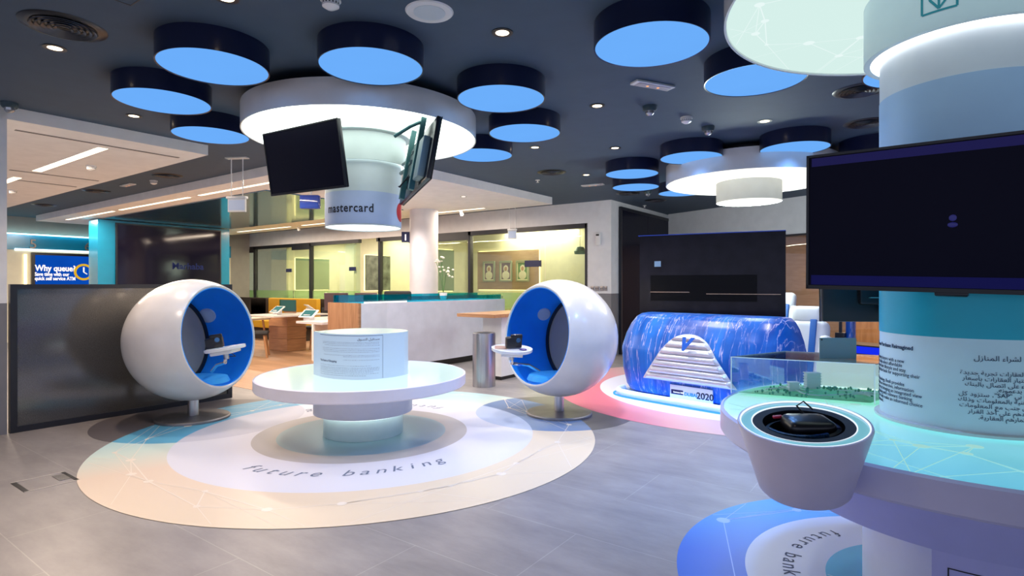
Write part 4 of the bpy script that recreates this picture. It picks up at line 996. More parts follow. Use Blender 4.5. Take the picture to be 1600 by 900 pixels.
# swivel trays with phone viewers
def tray(pc, tx, ty, R, lb, pole_to, viewer_lb, voff, vrz):
    rot = Matrix.Rotation(YAW, 4, 'Z') @ Matrix.Rotation(tx, 4, 'X') @ Matrix.Rotation(ty, 4, 'Y')
    t = thing('swivel_tray', lb, 'tray', pc); t.rotation_euler = rot.to_euler()
    part('tray_top', MB().lathe([(0, -.008), (R-.01, -.008), (R, 0), (R, .022), (R-.008, .024), (R-.012, .018), (0, .018)], 64, Matrix.Diagonal((1, .75, 1, 1))), M['white'], t)
    part('tray_underbox', MB().box(-.10, .10, -.10, .10, -.04, -.008, .01), M['white'], t)
    inv = rot.inverted(); q = inv @ (Vector(pole_to)-Vector(pc))
    part('pole', MB().tube([(0, 0, -.035), inv @ Vector((0, 0, -.12)), q*.6+Vector((0, 0, -.02)), q], .016), M['chrome'], t)
    part('pole_joint', MB().tube([(0, 0, -.035), (0, 0, -.09)], .024, 16), M['steel'], t)
    part('cable', MB().tube([(.04, .02, -.04), (.06, .05, -.08), (-.02, .06, -.07), (0, .03, -.10)], .004), M['black'], t)
    v = thing('phone_viewer', viewer_lb, 'headset', Vector(pc)+rot @ Vector((voff[0], voff[1], .026))); v.rotation_euler = (rot @ Matrix.Rotation(vrz, 4, 'Z')).to_euler()
    part('viewer_body', MB().box(-.075, .075, -.035, .03, 0, .10, .012).box(-.035, .078, -.03, .0, .08, .128, .012), M['plastic_black'], v)
    part('viewer_lens', MB().cyl(.022, 0, .004, 20, Matrix.Translation((.035, -.033, .075)) @ Matrix.Rotation(PI/2, 4, 'X')), mat('lens_blue', (.05, .15, .3), .05, .5), v)
    part('viewer_visor', MB().box(-.07, -.0, -.036, -.034, .02, .08, 0), M['black'], v, smooth=False)
    return t
t_a = tray(cw(-2.66, 5.34, .70), .02, -.16, .185, 'white swivel tray edge-on inside the ball chair by the glass screen', BALL1+Vector((.16, .10, .46)), 'black phone viewer on the tray of the ball chair by the glass screen', (-.09, .01), .2)
t_b = tray(cw(.0, 5.32, .695), .16, .05, .19, 'round white swivel tray before the ball chair near the bin', BALL2+Vector((-.10, -.22, .45)), 'black phone viewer on the round tray near the bin', (.01, .01), .3)
part('leaflet', MB().box(-.16, -.05, -.05, .06, .019, .021), mat('leaflet_brown', (.42, .25, .20), .4), t_b, 'copper-coloured leaflet', smooth=False)
part('controller', MB().ball((.10, -.04, .024), .03, (1.2, .8, .3)), mat('purple_item', (.08, .04, .20), .3), t_b, 'dark purple controller')

# ================================================================== BIN AND HIGH COUNTER
bn = thing('litter_bin', 'brushed steel cylindrical bin beside the ball chair tray', 'bin', cw(-.36, 7.42))
part('bin_body', MB().lathe([(0, 0), (.147, 0), (.147, .68), (.14, .685), (.085, .68), (.085, .66), (.14, .655), (.14, .05), (0, .05)], 64), M['steel'], bn)
part('bin_opening', MB().cyl(.084, .655, .665, 32), M['black'], bn)
hc = thing('high_counter', 'wooden-topped high counter on a white pedestal behind the bin', 'counter', cw(-.35, 7.95, 0), 0)
part('countertop', MB().box(-.35, .30, -.22, 1.0, .86, .905), M['oak'], hc, smooth=False)
part('pedestal', MB().box(-.08, .24, .02, .55, .05, .86), M['white'], hc, smooth=False)
part('plinth', MB().box(-.06, .22, .04, .53, 0, .05), M['black'], hc, smooth=False)

# ================================================================== RECEPTION COUNTER
rc = thing('reception_counter', 'long white reception counter with a wooden end', 'counter', (-6.35, 5.24, 0))
def rc_x(v): return .06*math.sin(PI*min(1, max(0, (v-.45)/2.9)))
prof_pts = [(-.66, .0), (0, 0), (0, .45)]+[(rc_x(.45+2.9*i/24)-.0, .45+2.9*i/24) for i in range(1, 25)]+[(-.66, 3.35)]
part('counter_body', MB().prism(prof_pts, .10, 1.04), mat('counter_white', (.88, .87, .96), .3), rc)
part('end_panel', MB().box(-.68, -.02, -.035, -.001, .02, 1.045), M['oakv'], rc, 'oak end panel', smooth=False)
part('corner_post', MB().box(-.02, .004, -.035, 0, .02, 1.045), M['walnut'], rc, smooth=False)
part('front_panel', MB().box(.001, .012, .0, .46, .10, 1.04), mat('counter_panel', (.82, .82, .90), .3), rc, smooth=False)
part('plinth', MB().prism([(x-.05 if x > -.3 else x+.05, y) for x, y in prof_pts], 0, .10), M['black'], rc)
part('glass_upstand', MB().box(-.63, -.61, .02, 3.3, 1.04, 1.15).box(-.03, -.015, .9, 3.25, 1.04, 1.125).box(-.63, -.02, .06, .07, 1.04, 1.15), M['tealglass'], rc, 'teal glass edge screens', smooth=False)
# behind the counter
def task_chair(p, rz, lb, first=[None]):
    if first[0] is None:
        t = thing('office_chair', lb, 'chair', p, rz, group='office chairs behind the reception counter')
        part('backrest', MB().box(-.25, .25, -.04, .04, .62, 1.19, .04, 3), M['chairfab'], t)
        part('seat', MB().box(-.24, .24, -.50, -.04, .44, .52, .03), M['chairfab'], t)
        part('stem', MB().cyl(.03, .1, .44, 12, Matrix.Translation((0, -.26, 0))), M['black'], t)
        b = MB()
        for k in range(5): a_ = 2*PI*k/5; b.tube([(0, -.26, .12), (.28*math.cos(a_), -.26+.28*math.sin(a_), .05)], .02)
        part('star_base', b, M['black'], t); first[0] = t
    else: dup(first[0], p, rz, lb)
task_chair(Vector((-7.45, 6.95, .004)), YAW-.2, 'black office chair behind the reception counter before the round column')
def monitor(p, rz, lb, tilt_=0):
    t = thing('monitor', lb, 'monitor', p, rz)
    part('screen_back', MB().box(-.20, .20, -.015, .015, .12, .42, .005, 2, Matrix.Rotation(tilt_, 4, 'X')), mat('monitor_brown', (.09, .055, .06), .3), t)
    part('stand', MB().cyl(.02, 0, .2, 12).cyl(.09, 0, .012, 24), M['black'], t)
desk_v = MB().box(-8.6, -8.0, 5.95, 7.7, .70, .74).box(-8.55, -8.5, 6.0, 6.05, 0, .70).box(-8.55, -8.5, 7.6, 7.65, 0, .7).box(-8.1, -8.05, 6.0, 6.05, 0, .7).box(-8.1, -8.05, 7.6, 7.65, 0, .7)
solo('back_desk', desk_v, M['white'], 'white work desk behind the reception counter', 'desk', (0, 0, .004), smooth=False)
monitor(Vector((-8.2, 6.25, .745)), .7, 'brown-black monitor behind the counter beside the oak end', .1)
monitor(Vector((-8.2, 6.9, .745)), 1.0, 'tilted black monitor beside the office chair', -.25)
pt = thing('flower_pot', 'white orchid in a pot behind the teal glass next to the round column', 'plant', (-6.75, 7.35, 1.045))
part('pot', MB().lathe([(0, 0), (.05, 0), (.07, .12), (.06, .12), (.05, .02), (0, .02)], 24), M['white'], pt)
b = MB(); fl = MB(); rnd = random.Random(2)
for k in range(5):
    a_ = k*1.3; e_ = Vector((.12*math.cos(a_), .12*math.sin(a_), .50+.05*k)); b.tube([(0, 0, .1), (e_.x*.4, e_.y*.4, .4), e_], .005, 6)
    for j in range(4): fl.ball((e_.x+rnd.uniform(-.05, .05), e_.y+rnd.uniform(-.05, .05), e_.z+rnd.uniform(-.12, .04)), .028, (1, 1, .6), 1)
part('stems', b, mat('stem_green', (.08, .2, .05), .6), pt); part('blossoms', fl, mat('orchid_white', (.8, .75, .6), .5), pt)
# round column with number sign
struct('column_round', MB().cyl(.27, 0, 2.73, 64, Matrix.Translation(cw(-1.69, 11.05))), mat('column_paint', (.70, .67, .68), .6), smooth=True)
sg = thing('number_sign', 'small navy sign with white number 1 on the round column', 'sign', cw(-2.03, 10.98, 2.11), YAW+.05)
part('sign_board', MB().box(-.075, .075, 0, .02, 0, .20), M['navysign'], sg, smooth=False)
flat_text('1', .16, M['textwhite'], sg, (0, -.003, .04), (PI/2, 0, 0), bold=.004, align='CENTER')

# ================================================================== SELF-SERVICE DESKS
def tablet_stand(p, rz, lb, first=[None]):
    if first[0] is None:
        t = thing('tablet_stand', lb, 'tablet', p, rz, group='tablets on tilted white stands')
        mt = Matrix.Translation((0, 0, .10)) @ Matrix.Rotation(-.95, 4, 'X')
        part('tablet_body', MB().box(-.14, .14, -.008, .008, -.095, .095, .007, 2, mt), M['white'], t)
        part('tablet_screen', MB().box(-.105, .105, -.010, -.0085, -.075, .075, 0, 2, mt), emis('tablet_display', (.25, .72, .66), .55, .5), t, smooth=False)
        part('stand_wedge', MB().prism([(-.06, -.05), (.06, -.05), (.06, .06), (-.06, .06)], 0, .09), M['white'], t, smooth=False)
        first[0] = t; return t
    return dup(first[0], p, rz, lb)
sd = thing('service_desk', 'square wooden pedestal desk with a thin white top and green glass divider', 'desk', (-10.04, 6.5, .004))
part('desktop', MB().box(-.20, .75, -.75, .45, .72, .745), mat('desk_white', (.66, .62, .58), .3), sd, smooth=False)
b = MB()
for k in range(3): b.box(-.63, 0, 0, .42, .24*k+.003, .24*(k+1)-.003)
part('pedestal', b, M['walnut'], sd, 'walnut pedestal', smooth=False)
part('divider_low', MB().box(-.35, .05, .15, .17, .745, .86), M['walnut'], sd, smooth=False)
part('glass_divider', MB().box(-.45, .10, .12, .13, .78, 1.0), M['greenglass'], sd, 'green glass divider', smooth=False)
tablet_stand(cw(-4.30, 10.55, .749), YAW-.6, 'tablet on a tilted stand on the wooden desk, before the green divider')
tablet_stand(cw(-4.02, 11.45, .749), YAW+2.2, 'tablet on a tilted stand behind the green glass divider')
sd2 = thing('side_desk', 'white desk with a solid end leg beside the oak counter end', 'desk', (-7.8, 5.2, .004))
part('desktop', MB().box(0, .62, 0, .66, .71, .745), mat('desk_white2', (.72, .66, .64), .3), sd2, smooth=False)
part('end_leg', MB().box(.10, .62, .60, .66, 0, .71), M['white'], sd2, smooth=False)
part('drawer', MB().box(.05, .55, .30, .58, .58, .70), mat('drawer_tan', (.55, .40, .28), .4), sd2, smooth=False)
tablet_stand(cw(-3.30+.13, 9.0-.02, .749), YAW-.35, 'tablet on a tilted stand on the white desk beside the oak counter end')
lt_ = thing('small_table', 'low wooden-topped table partly behind the ball chair', 'table', cw(-5.15, 11.1, .004), 0)
part('tabletop', MB().box(-.3, .3, -.35, .35, .62, .655), mat('top_pale', (.62, .5, .38), .4), lt_, smooth=False)
for sx in (-1, 1):
    for sy in (-1, 1): part('leg', MB().tube([(sx*.2, sy*.25, .62), (sx*.27, sy*.32, 0)], .02), M['oakv'], lt_)
# long bench with dark and mustard back
bn2 = thing('bench_seat', 'long upholstered bench with dark brown and mustard yellow back', 'bench', (0, 8.2, .004))
part('backrest', MB().box(-14.3, -13.5, 0, .12, .45, .955, .02).box(-14.3, -13.6, .0, .12, .45, .955), M['brownfab'], bn2, 'dark brown back section')
part('backrest', MB().box(-13.49, -11.5, 0, .12, .45, .965, .02), M['mustard'], bn2, 'mustard yellow back section')
part('seat', MB().box(-14.3, -11.5, -.6, 0, .28, .45, .03), M['mustard'], bn2, 'mustard yellow seat')
part('bench_base', MB().box(-14.25, -11.6, -.5, .1, 0, .28), M['brownfab'], bn2, smooth=False)
struct('wall_low_screen', MB().box(-16.8, -11.3, 8.5, 8.55, .0, .96), M['brownfab'])
def dining_chair(p, rz, lb, first=[None]):
    if first[0] is None:
        t = thing('wooden_leg_chair', lb, 'chair', p, rz, group='charcoal chairs with wooden legs')
        part('seat', MB().box(-.23, .23, -.23, .22, .40, .46, .03, 3), M['chairfab'], t)
        part('backrest', MB().grid(lambda u, v: (.23*math.sin((u-.5)*2.2)/math.sin(1.1), .26-.10*(1-math.cos((u-.5)*2.2))*1.6+.03*v, .56+.26*v), 14, 6), M['chairfab'], t)
        for sx in (-1, 1): part('back_post', MB().tube([(sx*.17, .19, .43), (sx*.16, .22, .60)], .016), M['oakv'], t)
        for sx in (-1, 1):
            for sy in (-1, 1): part('leg', MB().tube([(sx*.17, sy*.16, .42), (sx*.23, sy*.22, 0)], .018), M['oakv'], t)
        for c_ in t.children:
            if c_.name.startswith('backrest'):
                md = c_.modifiers.new('solid', 'SOLIDIFY'); md.thickness = .03
        first[0] = t
    else: dup(first[0], p, rz, lb)
dining_chair(cw(-4.62, 10.35, .004), YAW+1.9, 'charcoal chair with wooden legs between the ball chair and the wooden desk')
dining_chair(cw(-3.98, 11.75, .004), YAW-.9, 'charcoal chair with wooden legs between the wooden desk and the white desk')

# ================================================================== OFFICE DETAILS
def frame_pic(u, z, w, h, v, lb, robe, bg, scarf):
    t = thing('framed_portrait', lb, 'picture', (u, v-.005, z), group='framed portraits on the brown panel')
    part('picture_frame', MB().box(-w/2, w/2, -.03, 0, 0, .03).box(-w/2, w/2, -.03, 0, h-.03, h).box(-w/2, -w/2+.03, -.03, 0, .03, h-.03).box(w/2-.03, w/2, -.03, 0, .03, h-.03), mat('frame_sage', (.30, .34, .24), .4), t, smooth=False)
    part('mount_board', MB().box(-w/2+.03, w/2-.03, -.012, 0, .03, h-.03), mat('mount_cream', (.75, .70, .55), .6), t, smooth=False)
    part('picture_ground', MB().box(-w/2+.055, w/2-.055, -.014, -.012, .055, h-.055), mat('pic_ground', bg, .6), t, smooth=False)
    Fz = lambda x0, x1, z0, z1, p=1: None
    fig = MB().ball((0, -.014, .15), .11, (1.05, .03, .95)).ball((0, -.0145, .31), .075, (1, .03, 1.15))
    part('painted_robe', fig, mat('pic_robe', robe, .6), t, 'white robed painted figure')
    part('painted_face', MB().ball((0, -.0165, .305), .042, (1, .04, 1.25)), mat('pic_face', (.42, .24, .15), .6), t)
    return t
for u, lb, bg in ((-8.745, 'framed portrait farthest from the navy room plate, figure shown small', (.20, .13, .16)), (-8.23, 'framed portrait in the middle of the three', (.18, .12, .14)), (-7.74, 'framed portrait closest to the navy room plate', (.10, .24, .10))):
    frame_pic(u, 1.38, .37, .50, 11.19, lb.replace('farthest', 'most distant').replace('closest to', 'next to'), (.68, .64, .55), bg, None)
for u, lb in ((-6.42, 'navy room plate on the glass before the portraits'), (-12.0, 'navy room plate on the glass beside the open doorway'), (-14.8, 'navy room plate on the glass of the middle office'), (-17.3, 'navy room plate on the glass by the teal portal')):
    solo('room_plate', MB().box(-.20, .20, -.012, 0, 0, .13) if u > -7 else MB().box(-.13, .13, -.012, 0, 0, .10), M['navysign'], lb, 'sign', (u, 9.64, 1.66), smooth=False)
for (u, v, z, sc_), lb in (((-6.05, 10.9, 2.02, 1), 'round grey pendant lamp by the portrait office glass, bigger of two'), ((-5.75, 11.0, 2.0, .85), 'round grey pendant lamp by the portrait office glass, smaller of two')):
    t = thing('pendant_lamp', lb, 'lamp', (u, v, z))
    part('lamp_shade', MB().lathe([(.001, .11), (.08, .09), (.13, .0), (.115, -.06), (.105, -.06), (.12, 0), (.07, .08), (.001, .1)], 32, Matrix.Diagonal((sc_, sc_, sc_, 1))), mat('pendant_grey', (.12, .20, .22), .4), t)
    part('cord', MB().tube([(0, 0, .1), (0, 0, 2.62-z)], .004), M['black'], t)
cd = thing('office_desk', 'small desk in the portrait office', 'desk', (-7.6, 10.5, .01))
part('desktop', MB().box(-.7, .7, -.3, .3, .70, .74), M['oak'], cd, smooth=False)
part('desk_leg', MB().box(-.68, -.64, -.28, .28, 0, .70), M['white'], cd, smooth=False); part('desk_leg', MB().box(.64, .68, -.28, .28, 0, .70), M['white'], cd, smooth=False)
pf = thing('photo_frame', 'small dark framed display on the portrait office desk', 'picture', (-8.05, 10.5, .75), .1)
part('frame', MB().box(-.22, .22, -.01, .01, 0, .30), M['black'], pf, smooth=False)
part('picture', MB().box(-.19, .19, -.012, -.010, .03, .27), mat('display_teal', (.15, .30, .32), .4, var=.6, scale=20), pf, smooth=False)
# wall devices on the pier
al = thing('wall_alarm', 'white wall alarm unit on the white pier', 'alarm', (-4.93, 9.595, 2.03))
part('housing', MB().box(-.05, .05, -.04, 0, 0, .24, .015), M['white'], al)
part('sounder', MB().cyl(.018, 0, .006, 16, Matrix.Translation((-.02, -.04, .19)) @ Matrix.Rotation(PI/2, 4, 'X')).cyl(.018, 0, .006, 16, Matrix.Translation((.01, -.04, .19)) @ Matrix.Rotation(PI/2, 4, 'X')), M['black'], al)
for k, u in enumerate((-5.06, -4.96, -4.86, -4.78)):
    t = thing('wall_socket', ['first wall socket from the office glass, above the grey dado', 'second wall socket from the office glass, above the grey dado', 'third wall socket from the office glass, above the grey dado', 'narrow wall socket next to the pier corner, above the grey dado'][k], 'socket', (u, 9.594, 1.19), group='sockets on the white pier')
    w_ = .04 if k < 3 else .025
    part('cover_plate', MB().box(-w_, w_, -.01, 0, 0, .085, .003), mat('socket_grey', (.40, .36, .36), .3, .3), t)
    part('socket_holes', MB().box(-w_*.6, -w_*.3, -.012, -.01, .03, .06).box(w_*.3, w_*.6, -.012, -.01, .03, .06), M['black'], t, smooth=False)

# ================================================================== CAR SIMULATOR
Fc = cw(2.0-.165*.687, 6.08+.165*.727)
LX = cw(.687, -.727).normalized(); LY = cw(.727, .687).normalized()
car_rz = math.atan2(LX.y, LX.x)
car = thing('car_simulator', 'blue water-patterned car-shaped simulator with silver grille reading DUBAI 2020', 'simulator', (Fc.x, Fc.y, 0), car_rz)
lev = [(.05, .93, .10, .5), (.12, .955, .05, .5), (.30, .985, .01, .5), (.53, 1.00, .0, .5), (.56, 1.00, .005, .5), (.72, .965, .06, .5), (.84, .925, .13, .5), (.92, .88, .20, .5), (.955, .84, .27, .5), (.965, .79, .36, .5)]
DEP = .58
def lerp_lev(z):
    for a_, b_ in zip(lev, lev[1:]):
        if z <= b_[0]:
            k = max(0, (z-a_[0])/(b_[0]-a_[0])); return a_[1]+(b_[1]-a_[1])*k, a_[2]+(b_[2]-a_[2])*k
    return lev[-1][1], lev[-1][2]
def body_pt(t_, z):           # t_ in 0..1 round the plan from one rear corner over the front to the other
    w_, yf = lerp_lev(z); w_ *= 1.02
    th = PI*t_; cx, sy = -math.cos(th), math.sin(th)
    ex = .33
    x = w_*math.copysign(abs(cx)**ex, cx) if abs(cx) > 1e-9 else 0
    y = yf + (DEP-yf)*(1-abs(sy)**.52)
    return (x, y, z)
def body_y(x, z):
    w_, yf = lerp_lev(z); w_ *= 1.02; cx = (abs(x)/w_)**(1/.33) if abs(x) < w_ else 1
    return yf+(DEP-yf)*(1-(math.sqrt(max(0, 1-cx*cx)))**.52)
b = MB(); zs = []
for i in range(len(lev)-1):
    n = 4
    for k in range(n): zs.append(lev[i][0]+(lev[i+1][0]-lev[i][0])*k/n)
zs.append(lev[-1][0]); NT_ = 72
rings = []
tt = [.5-.5*math.cos(PI*i/NT_) for i in range(NT_+1)]
tt = [i/NT_ for i in range(NT_+1)]
for z in zs: rings.append([b.b.verts.new(body_pt(t_, z)) for t_ in tt])
for A_, B_ in zip(rings, rings[1:]):
    for i in range(NT_): b.b.faces.new((A_[i], A_[i+1], B_[i+1], B_[i]))
b.b.faces.new(rings[-1]); b.b.faces.new(rings[0][::-1])
bkf = [r[0] for r in rings]+[r[-1] for r in rings[::-1]]
try: b.b.faces.new(bkf)
except ValueError: pass
def water():
    m = bpy.data.materials.new('water_print'); m.use_nodes = True; t = NT(m); bs_ = t.n['Principled BSDF']; bs_.inputs['Roughness'].default_value = .30; bs_.inputs['Specular IOR Level'].default_value = .3
    tc = t.new('ShaderNodeTexCoord'); mp = t.new('ShaderNodeMapping'); mp.inputs['Scale'].default_value = (1, .25, .07); t.link(tc.outputs['Object'], mp.inputs[0])
    n1 = t.new('ShaderNodeTexNoise', i_Scale=17.0, i_Detail=5.0, i_Roughness=.5, i_Distortion=.1); t.link(mp.outputs[0], n1.inputs['Vector'])
    # thin bright filaments where the noise crosses its mid value
    s1 = t.new('ShaderNodeMath', operation='SUBTRACT'); s1.inputs[1].default_value = .5; t.link(n1.outputs['Fac'], s1.inputs[0])
    ab = t.new('ShaderNodeMath', operation='ABSOLUTE'); t.link(s1.outputs[0], ab.inputs[0])
    cr = t.new('ShaderNodeValToRGB'); cr.color_ramp.elements[0].position = 0; cr.color_ramp.elements[0].color = (1, 1, 1, 1); cr.color_ramp.elements[1].position = .018; cr.color_ramp.elements[1].color = (0, 0, 0, 1); t.link(ab.outputs[0], cr.inputs[0])
    n2 = t.new('ShaderNodeTexNoise', i_Scale=2.2, i_Detail=3.0); t.link(tc.outputs['Object'], n2.inputs['Vector'])
    c2 = t.new('ShaderNodeValToRGB'); c2.color_ramp.elements[0].position = .38; c2.color_ramp.elements[1].position = .62; c2.color_ramp.elements[0].color = (.25, .25, .25, 1); t.link(n2.outputs['Fac'], c2.inputs[0])
    mu = t.new('ShaderNodeMath', operation='MULTIPLY'); t.link(cr.outputs[0], mu.inputs[0]); t.link(c2.outputs[0], mu.inputs[1])
    n3 = t.new('ShaderNodeTexNoise', i_Scale=5.0, i_Detail=5.0); t.link(mp.outputs[0], n3.inputs['Vector'])
    c3 = t.new('ShaderNodeValToRGB'); c3.color_ramp.elements[0].position = .3; c3.color_ramp.elements[0].color = (.003, .045, .30, 1); c3.color_ramp.elements[1].position = .75; c3.color_ramp.elements[1].color = (.02, .20, .72, 1); t.link(n3.outputs['Fac'], c3.inputs[0])
    mx = t.new('ShaderNodeMix', data_type='RGBA'); t.link(mu.outputs[0], mx.inputs[0]); t.link(c3.outputs[0], mx.inputs[6]); mx.inputs[7].default_value = (.72, .66, .86, 1)
    t.link(mx.outputs[2], bs_.inputs['Base Color']); return m
M['water'] = water()
part('body_shell', b, M['water'], car, 'glossy blue shell with white water streaks')
def gw(z):      # grille outline: half-width and centre by height
    k = (z-.235)/(.765-.235); k = max(0, min(1, k))
    hw_ = .36*(1-k)**1.1+.20*math.sqrt(max(0, 1-k**9)) if k < 1 else .0
    cxx = -.01-.0*k
    return hw_, cxx
def grille(u, v):
    z = .235+.53*v; hw_, cxx = gw(z); x = cxx+(u*2-1)*hw_
    rib = .030*abs(math.sin(v*PI*7))**.6*(1-.0)*(1 if .04 < u < .96 else .2)
    edge = 1 if 0.02 < u < .98 else 0
    return (x, body_y(x, z)-.012-(rib+.012)*edge, z)
gb = MB(); gb.grid(grille, 40, 112)
part('grille', gb, M['silver'], car, 'silver ribbed grille')
vb = text_mesh('V', .19, .004, .010, 'CENTER', shear=.35)
part('badge', vb, mat('badge_blue', (.01, .12, .62), .3, .2), car, 'blue letter V badge', (.0, body_y(0, .66)-.13, .605), (PI/2-.25, 0, 0))
pl = part('number_plate', MB().box(-.25, .25, -.014, 0, 0, .155), M['plate'], car, 'white number plate', (.03, body_y(0, .15)-.012, .045), smooth=False)
part('plate_logo', MB().box(-.235, -.09, -.017, -.014, .055, .105), M['navysign'], pl, smooth=False)
flat_text('Emirates NBD', .022, M['textwhite'], pl, (-.205, -.0185, .072), (PI/2, 0, 0))
flat_text('DUBAI', .052, mat('plate_teal', (.02, .35, .55), .5), pl, (-.075, -.016, .055), (PI/2, 0, 0), bold=.001)
flat_text('2020', .098, M['ink'], pl, (.068, -.016, .042), (PI/2, 0, 0), bold=.002)
part('underglow_tube', MB().tube([(1.02*body_pt(t_/40, .1)[0], body_pt(t_/40, .1)[1]-.16, .045) for t_ in range(2, 39)], .035, 12), mat('tube_white', (.7, .8, .95), .3, emit=(.25, .55, 1), es=.30), car, 'glowing white base tube')
part('underglow_strip', MB().tube([(1.05*body_pt(t_/40, .1)[0], body_pt(t_/40, .1)[1]-.22, .012) for t_ in range(2, 39)], .010, 8), M['ledblue'], car, 'blue light strip')
part('underglow_plinth', MB().prism([(1.03*body_pt(t_/40, .1)[0], body_pt(t_/40, .1)[1]-.17) for t_ in range(0, 41)], .004, .03), mat('plinth_bluewhite', (.45, .6, .85), .3), car)
part('rear_panel', MB().box(-.98, -.90, .60, 2.3, .05, .80, .03, 3), M['water'], car)
part('floor_pan', MB().box(-.88, .95, .60, 2.3, .05, .20), M['black'], car, smooth=False)
part('door_pillar', MB().box(1.02, 1.09, 1.72, 1.90, .05, 1.00, .03, 3), M['water'], car)
part('grab_post', MB().cyl(.018, .2, .95, 12, Matrix.Translation((.98, 1.70, 0))).box(.93, 1.03, 1.66, 1.74, .68, .75, .01), M['plastic_black'], car)
# seats
def car_seat(x, y, lb, first=[None]):
    if first[0] is None:
        t = thing('simulator_chair', lb, 'car seat', cw(x, y, .25), car_rz, group='white leather seats in the simulator')
        tl = Matrix.Rotation(-.22, 4, 'X')
        part('backrest', MB().box(-.24, .24, -.09, .09, .12, .80, .08, 4, tl).box(-.29, -.17, -.15, .06, .16, .62, .05, 3, tl).box(.17, .29, -.15, .06, .16, .62, .05, 3, tl), M['leather'], t)
        part('headrest', MB().box(-.17, .17, -.07, .07, .74, .97, .06, 4, tl), M['leather'], t)
        part('seat_cushion', MB().box(-.25, .25, -.55, .05, .02, .20, .07, 4), M['leather'], t)
        part('stripe', MB().box(.06, .13, -.115, -.08, .14, .80, .01, 2, tl), mat('belt_blue', (.01, .12, .45), .5), t, 'blue stripe')
        first[0] = t
    else: dup(first[0], cw(x, y, .10), None, lb)
car_seat(3.42, 7.45, 'white leather seat peeking past the edge of the black simulator screen')
car_seat(3.36, 6.66, 'white leather seat at the open side of the blue simulator')
# black screen behind the hood
s0, s1 = cw(1.645, 7.42), cw(3.17, 6.67)
sdv = (s1-s0); sl = sdv.length; srz = math.atan2(sdv.y, sdv.x)
sc3 = thing('simulator_screen', 'wide black screen panel with blue lit top edge behind the car hood', 'screen', (s0.x, s0.y, 0), srz)
part('screen_panel', MB().box(0, sl, 0, .06, .21, 1.925), mat('panel_black_gloss', (.010, .009, .014), .18, var=.3, spec=.2), sc3, smooth=False)
part('top_edge', MB().box(-.02, sl, -.0, .20, 1.925, 1.935), mat('edge_blue', (.01, .02, .12), .25, emit=(.02, .08, .7), es=.35), sc3, 'blue lit top edge', smooth=False)
part('lower_panel', MB().box(.14, sl*.82, -.006, 0, 1.10, 1.42), mat('panel_black2', (.004, .004, .005), .25, spec=.1), sc3, smooth=False)
part('light_line', MB().box(.14, .62, -.009, -.006, 1.205, 1.212).box(.82, sl*.97, -.009, -.006, 1.185, 1.192), mat('line_copper', (.55, .38, .28), .3, .5), sc3, 'thin copper light lines', smooth=False)
part('label_plate', MB().box(.19, .27, -.009, -.001, 1.53, 1.60), mat('label_blue', (.25, .42, .60), .4), sc3, 'small pale blue label', smooth=False)
lamp('car_glow', 'AREA', Fc+LY*-.05+Vector((0, 0, .10)), 5, (.15, .35, 1.0), 1.6, (0, 0, car_rz), sizey=.25)

# ================================================================== BEYOND THE FAR WALL
wall_ab('trim_far', 2.17, 2.2, M['blackframe'], .2, -.03)
d = (b_ := (cw(7.6, 6.1)-cw(3.45, 12.72))).normalized(); nb = Vector((d.y, -d.x, 0))
if nb.dot(cw(0, 1)) < 0: nb = -nb
A3 = cw(3.45, 12.72)
def far_box(name, s0_, s1_, o0, o1, z0, z1, m, lb=None, cat=None):
    P = [A3+d*s0_+nb*o0, A3+d*s1_+nb*o0, A3+d*s1_+nb*o1, A3+d*s0_+nb*o1]
    mb = MB().prism([(p.x, p.y) for p in P], z0, z1)
    if lb: return solo(name, mb, m, lb, cat, smooth=False)
    return struct(name, mb, m)
far_box('wall_far_room', 0, 8, 3.0, 3.1, 0, 2.7, M['panelwood'])
far_box('ceiling_far_room', 0, 8, .2, 3.0, 2.5, 2.6, M['soffit'])
far_box('window_far_glass', 0, 8, .05, .06, 0, 2.17, M['acrylic'])
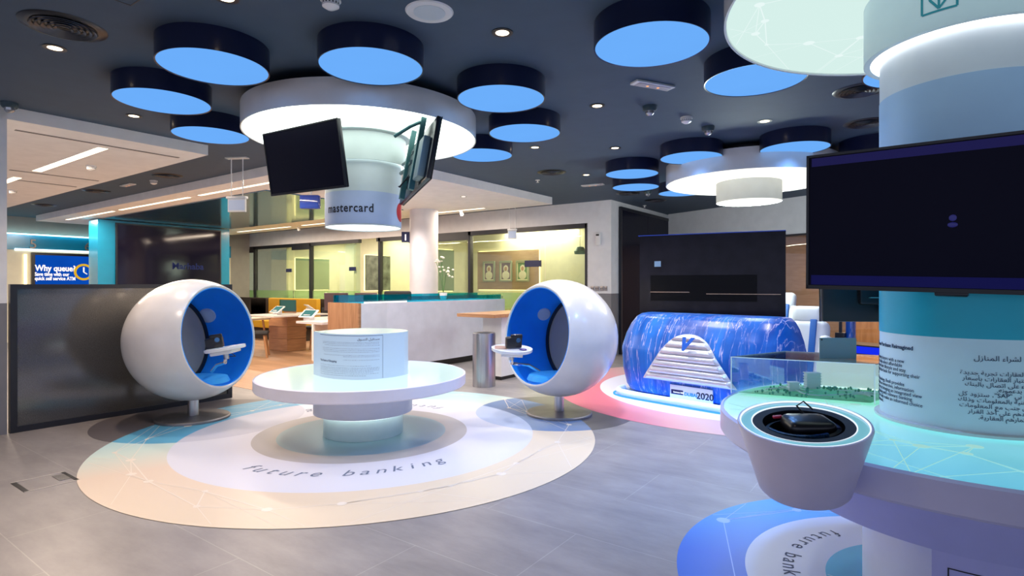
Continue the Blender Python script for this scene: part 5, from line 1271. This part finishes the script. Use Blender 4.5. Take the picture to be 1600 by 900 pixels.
far_box('wood_cabinet', 2.6, 5.2, 2.4, 2.9, 0, 2.1, M['oakv'], 'tall oak cabinet in the far room behind the seats', 'cabinet')
for k, (s_, o_) in enumerate(((1.2, 1.0), (1.2, 2.0))):
    far_box('far_strip_light', s_, s_+4.5, o_, o_+.06, 2.485, 2.498, M['led'], ['strip light in the far room ceiling by its glass', 'strip light deeper in the far room ceiling'][k], 'ceiling light')
far_box('low_blue_bench', 2.2, 6.5, -.9, -.4, .004, .42, M['blackframe'], 'low black bench with blue light behind the display table', 'bench')
far_box('blue_bench_light', 2.2, 6.5, -.93, -.9, .30, .40, emis('bench_blue', (.01, .03, 1), .9), 'bright blue light band along the low bench', 'light strip')
pf_ = A3+d*3.2+nb*1.5
lamp('far_room_lamp', 'AREA', (pf_.x, pf_.y, 2.45), 90, (1, .72, .45), 2.0)

# pieces that belong to a part sit one level below it
SUB = {'rear_panel_rim': 'rear_panel', 'sensor_slots': 'sensor_head', 'lens_dome': 'housing', 'bulb': 'lamp_panel', 'display': 'screen_frame',
       'screen_bar': 'display', 'screen_icon': 'display', 'clip': 'hatch_panel', 'tablet_screen': 'tablet_body', 'storage_door_outline': 'storage_box', 'viewer_lens': 'viewer_body', 'viewer_visor': 'viewer_body',
       'badge': 'grille', 'sounder': 'housing', 'door_handle': 'door_leaf', 'clock_hands': 'clock_ring', 'bracket_rail': 'mount_plate', 'emblem': 'upper_drum',
       'red_circle': 'lower_drum', 'drum_band': 'lower_drum', 'camera_lens': 'body', 'painted_robe': 'picture_ground', 'painted_face': 'picture_ground', 'strap_clip': 'head_band', 'strap_pad': 'head_band', 'vent_louvre': 'vent_rim', 'bezel': 'tv_casing'}
for t in [o for o in COL.objects if o.parent is None and o.type == 'EMPTY']:
    kids = {}
    for c in t.children: kids.setdefault(c.name.split('.')[0], []).append(c)
    for k, cs in kids.items():
        u = kids.get(SUB.get(k, ''), [])
        if len(u) == 1 and u[0].location.length < 1e-6 and not cs[0].children:
            for c in cs: c.parent = u[0]
